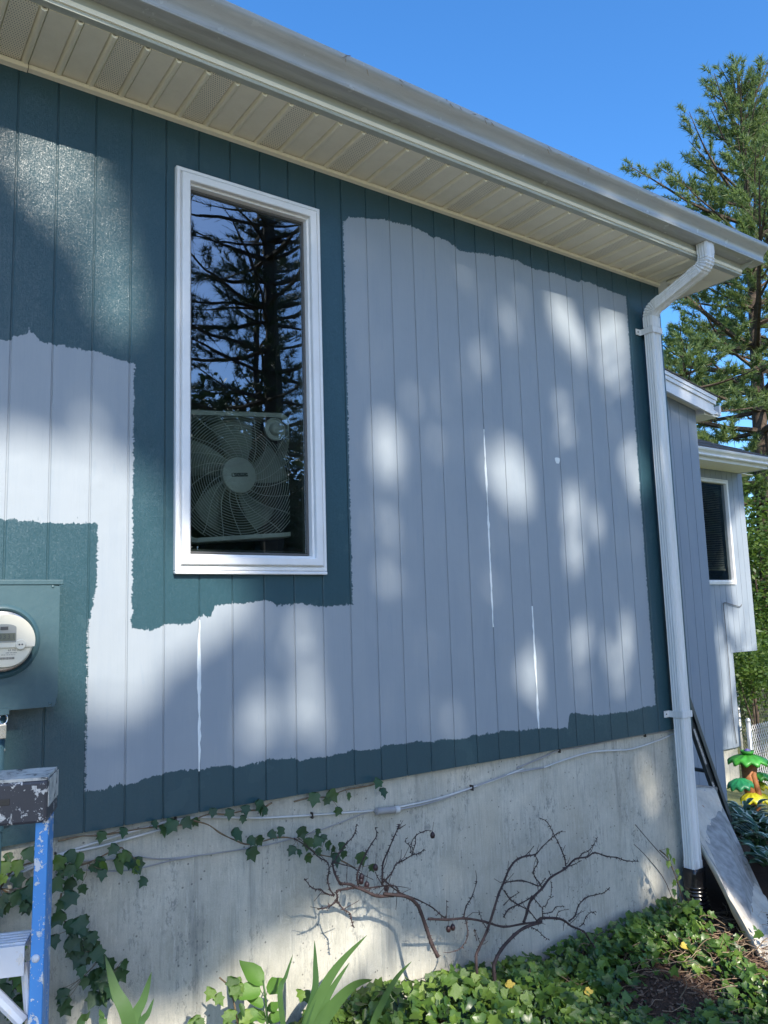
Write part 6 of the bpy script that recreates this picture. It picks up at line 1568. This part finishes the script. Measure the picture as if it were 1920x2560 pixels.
def tri_gate(V):
    """drops the needles that would shade a lit opening"""
    T = V.reshape(-1, 3, 3); k = open_gate(T[:, 0]) & open_gate(T[:, 2]) & open_gate((T[:, 0] + T[:, 2]) / 2)
    return T[k].reshape(-1, 3)

grp = 'pines shading the house from across the yard'
RT = [(-2.8, -14.2), (0.8, -12.8), (3.4, -15.4), (5.0, -16.8)]
# shading boughs: crowns of three tall pines whose gaps let the sun through in spots
r_ = np.random.default_rng(5)
N = 23000
u = r_.uniform(-1.4, 6.2, N); v = r_.uniform(-2.3, 3.3, N); y = -r_.uniform(11.2, 15.4, N)
N2 = 9000                                   # boughs that shade the wing and part of the bay
u = np.concatenate([u, r_.uniform(3.4, 10.6, N2)]); v = np.concatenate([v, r_.uniform(1.4, 5.9, N2)]); y = np.concatenate([y, -r_.uniform(13.5, 17.5, N2)])
C = np.stack([u - 0.12 * -y, y, v + 0.76 * -y], 1)
# crowns shaped for the light: tufts over a lit opening are left out
keep = open_gate(C)
C = C[keep]
D = r_.normal(0, 1, C.shape); D[:, 2] += 0.3; D /= np.linalg.norm(D, axis=1, keepdims=True)
own = np.argmin(np.stack([(C[:, 0] - a) ** 2 + (C[:, 1] - b) ** 2 for a, b in RT]), 0)
lab = ['tall shading pine across the yard on the left, outside the frame', 'tall shading pine across the yard straight behind the camera', 'tall shading pine whose boughs fill the top of the window reflection', 'tall shading pine that throws shade on the far wing']
for i, (a, b) in enumerate(RT):
    Ci, Di = C[own == i], D[own == i]
    root = empty('shade_pine', lab[i], 'pine tree', (a, b, -1.0), group=grp)
    MB().tube([(a, b, -1.4), (a + 0.1, b, 4), (a, b + 0.1, 9), (a, b, 17.0)], [0.26, 0.22, 0.15, 0.03], 10).build('trunk', M_BARK, root, smooth=True)
    br = MB(); rr = random.Random(i)
    for q in rr.sample(range(len(Ci)), min(130, len(Ci))):
        c = Vector(Ci[q]); o_ = Vector((a, b, max(4.0, c.z - 0.3 - 0.12 * (c - Vector((a, b, c.z))).length)))
        md = o_.lerp(c, 0.5) + Vector((rr.uniform(-0.1, 0.1), rr.uniform(-0.1, 0.1), 0.12)); 
        uu, vv_ = wall_uv(np.array([o_.lerp(c, t) for t in (0.25, 0.5, 0.75)]))
        if lit(uu, vv_).any(): continue
        br.tube([o_, md, c], [0.03, 0.016, 0.006], 4, False)
    br.build('limbs', M_BARK, root, fix=False)
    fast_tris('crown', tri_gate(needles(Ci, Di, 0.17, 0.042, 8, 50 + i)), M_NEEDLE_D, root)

# the pine seen mirrored in the window, its lower boughs thin enough to show sky
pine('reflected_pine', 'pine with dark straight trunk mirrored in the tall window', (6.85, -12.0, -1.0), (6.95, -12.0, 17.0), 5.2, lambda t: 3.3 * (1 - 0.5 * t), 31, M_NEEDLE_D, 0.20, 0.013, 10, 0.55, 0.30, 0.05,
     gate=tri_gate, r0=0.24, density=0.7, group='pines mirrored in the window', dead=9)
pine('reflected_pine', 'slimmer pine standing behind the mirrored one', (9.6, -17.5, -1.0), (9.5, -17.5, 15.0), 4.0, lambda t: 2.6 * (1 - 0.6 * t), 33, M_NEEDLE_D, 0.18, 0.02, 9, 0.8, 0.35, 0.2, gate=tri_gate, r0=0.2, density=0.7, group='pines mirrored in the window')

def leafy(name, label, base, clumps, trunk_r, n_leaf, size, mat, seed, cat='tree', group=None):
    """clumps: list of (x,y,z,rx,ry,rz)"""
    r = np.random.default_rng(seed); root = empty(name, label, cat, base, group=group)
    top = Vector(clumps[0][:3])
    MB().tube([Vector(base) - Vector((0, 0, 0.3)), Vector(base).lerp(top, 0.5) + Vector((0.1, 0, 0)), top], [trunk_r, trunk_r * 0.7, trunk_r * 0.25], 8).build('trunk', M_BARK, root, smooth=True)
    br = MB()
    for c in clumps:
        br.tube([Vector(base).lerp(top, 0.35), Vector(base).lerp(Vector(c[:3]), 0.7) + Vector((0, 0, 0.1)), Vector(c[:3])], [trunk_r * 0.5, trunk_r * 0.3, trunk_r * 0.12], 5, False)
    br.build('limbs', M_BARK, root, fix=False)
    vol = np.array([c[3] * c[4] * c[5] for c in clumps]) ** 0.67; vol = vol / vol.sum(); quads = []
    for c, w in zip(clumps, vol):
        # twig-sized bunches in the clump's outer shell
        nb = max(4, int(n_leaf * w / 14)); d = r.normal(0, 1, (nb, 3)); d /= np.linalg.norm(d, axis=1, keepdims=True)
        rad = r.uniform(0.35, 1.08, (nb, 1)) ** 0.6; bc = np.array(c[:3]) + d * rad * np.array(c[3:6]) * (1 + 0.25 * np.sin(5 * d[:, :1] + 3 * d[:, 1:2] * 2))
        cc = np.repeat(bc, 14, 0) + r.normal(0, size * 1.5, (nb * 14, 3)); n = len(cc)
        a = r.normal(0, 1, (n, 3)); a[:, 2] *= 0.5; a /= np.linalg.norm(a, axis=1, keepdims=True)
        b = np.cross(a, r.normal(0, 1, (n, 3))); b /= np.linalg.norm(b, axis=1, keepdims=True)
        s = size * r.uniform(0.6, 1.2, (n, 1))
        q = np.empty((n, 4, 3)); q[:, 0] = cc - a * s * 0.5; q[:, 1] = cc + b * s * 0.28; q[:, 2] = cc + a * s * 0.5; q[:, 3] = cc - b * s * 0.28
        quads.append(q.reshape(-1, 3))
    fast_tris('crown', np.concatenate(quads), mat, root, 4)
    return root
# dark wood across the yard that closes the lower part of the mirror image
rr = random.Random(3)
wl = ['dark round-topped tree left in the wood across the yard', 'dark tree second from left in the wood across the yard', 'dark tree in the middle of the wood across the yard', 'dark tree second from right in the wood across the yard', 'dark tree at the right end of the wood across the yard', 'dark tree to the right of the yard, mirrored in the bay window', 'farthest dark tree to the right of the yard']
for i, x in enumerate((4.5, 8.5, 12.0, 16.0, 20.5, 27.0, 33.0)):
    yb = (-23 if i < 5 else -8) + rr.uniform(-1.5, 1.5); hh = rr.uniform(7.0, 9.0)
    cl = [(x + rr.uniform(-1.5, 1.5), yb + rr.uniform(-1, 1), -1 + hh * f, rr.uniform(1.8, 2.7), 1.6, rr.uniform(1.4, 2.0)) for f in (0.95, 0.75, 0.7, 0.5, 0.45, 0.3, 0.25, 0.15)]
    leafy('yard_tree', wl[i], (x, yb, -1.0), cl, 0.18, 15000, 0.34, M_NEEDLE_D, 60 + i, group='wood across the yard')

# the pines to the right of the house
pine('pine', 'tall white pine with pale green crown rising behind the right end of the gutter', (18.9, 8.0, -2.1), (19.55, 8.0, 15.4), 5.4, lambda t: (7.0 * (1 - t) ** 0.78 + 0.35) * (0.82 + 0.18 * math.sin(t * 23)), 11, M_NEEDLE, 0.20, 0.023, 9, 0.60, 0.62, 0.05, r0=0.30, density=0.82, dead=10)
pine('pine', 'second pine entering the frame at the upper right edge', (23.2, 9.4, -2.1), (23.0, 9.2, 16.4), 6.0, lambda t: 3.6 * (1 - t) ** 0.8 + 0.3, 12, M_NEEDLE, 0.22, 0.03, 9, 0.75, 0.6, 0.1, r0=0.24, density=0.8)
pine('pine', 'small bright green pine tip just behind the white rake board', (12.9, 6.0, -2.0), (12.9, 6.0, 6.0), 6.55, lambda t: 1.45 * (1 - t) ** 0.7 + 0.2, 14, M_NEEDLE, 0.16, 0.022, 12, 0.30, 0.35, 0.0, r0=0.10, density=1.4)
bl = ['bright leafy tree beside the pine trunk past the bay', 'dense green shrub behind the black fence', 'yellow green shrub by the fence at the right edge', 'dark leafy tree closing the gap behind the bay', 'low leafy shrub between the bay and the fence']
bs = [((15.8, 6.5, -2.1), [(15.8, 6.5, 2.3, 1.3, 1.2, 1.0), (15.2, 6.3, 1.5, 1.1, 1.0, 0.8), (16.6, 6.8, 1.4, 1.3, 1, 0.9), (15.6, 6.2, 0.5, 1.2, 1, 0.9), (16.4, 6.6, 0.2, 1.2, 1, 0.9)], 9000, 0.12),
      ((14.6, 6.2, -2.1), [(14.6, 6.2, 0.0, 1.0, 0.8, 0.7), (14.0, 6.0, -0.6, 0.9, 0.7, 0.6), (15.2, 6.3, -0.7, 1.0, 0.7, 0.7)], 5000, 0.10),
      ((12.1, 4.75, -2.1), [(12.1, 4.75, -0.20, 0.55, 0.5, 0.45), (11.75, 4.75, -0.45, 0.45, 0.4, 0.35), (12.5, 4.9, -0.6, 0.6, 0.4, 0.4)], 3200, 0.085),
      ((18.0, 9.5, -2.1), [(18.0, 9.5, 3.0, 2.0, 1.4, 1.6), (20.5, 9.8, 2.6, 2.2, 1.4, 1.6), (16.4, 9.4, 1.8, 1.8, 1.4, 1.5), (19.2, 9.5, 0.8, 2.2, 1.4, 1.6), (22.5, 10, 1.5, 2.0, 1.5, 2.0), (17, 9.4, 0.0, 2, 1.4, 1.4)], 12000, 0.17),
      ((12.9, 5.9, -2.15), [(12.9, 5.9, -0.9, 0.8, 0.5, 0.55), (13.6, 6.0, -1.2, 0.8, 0.5, 0.5)], 3000, 0.09)]
for i, (b_, c_, n_, s_) in enumerate(bs):
    leafy('leafy_tree' if i in (0, 3) else 'leafy_shrub', bl[i], b_, c_, 0.10 if i in (0, 3) else 0.04, n_, s_, M_LEAF, 80 + i, 'tree' if i in (0, 3) else 'shrub', 'trees and shrubs beyond the bay')
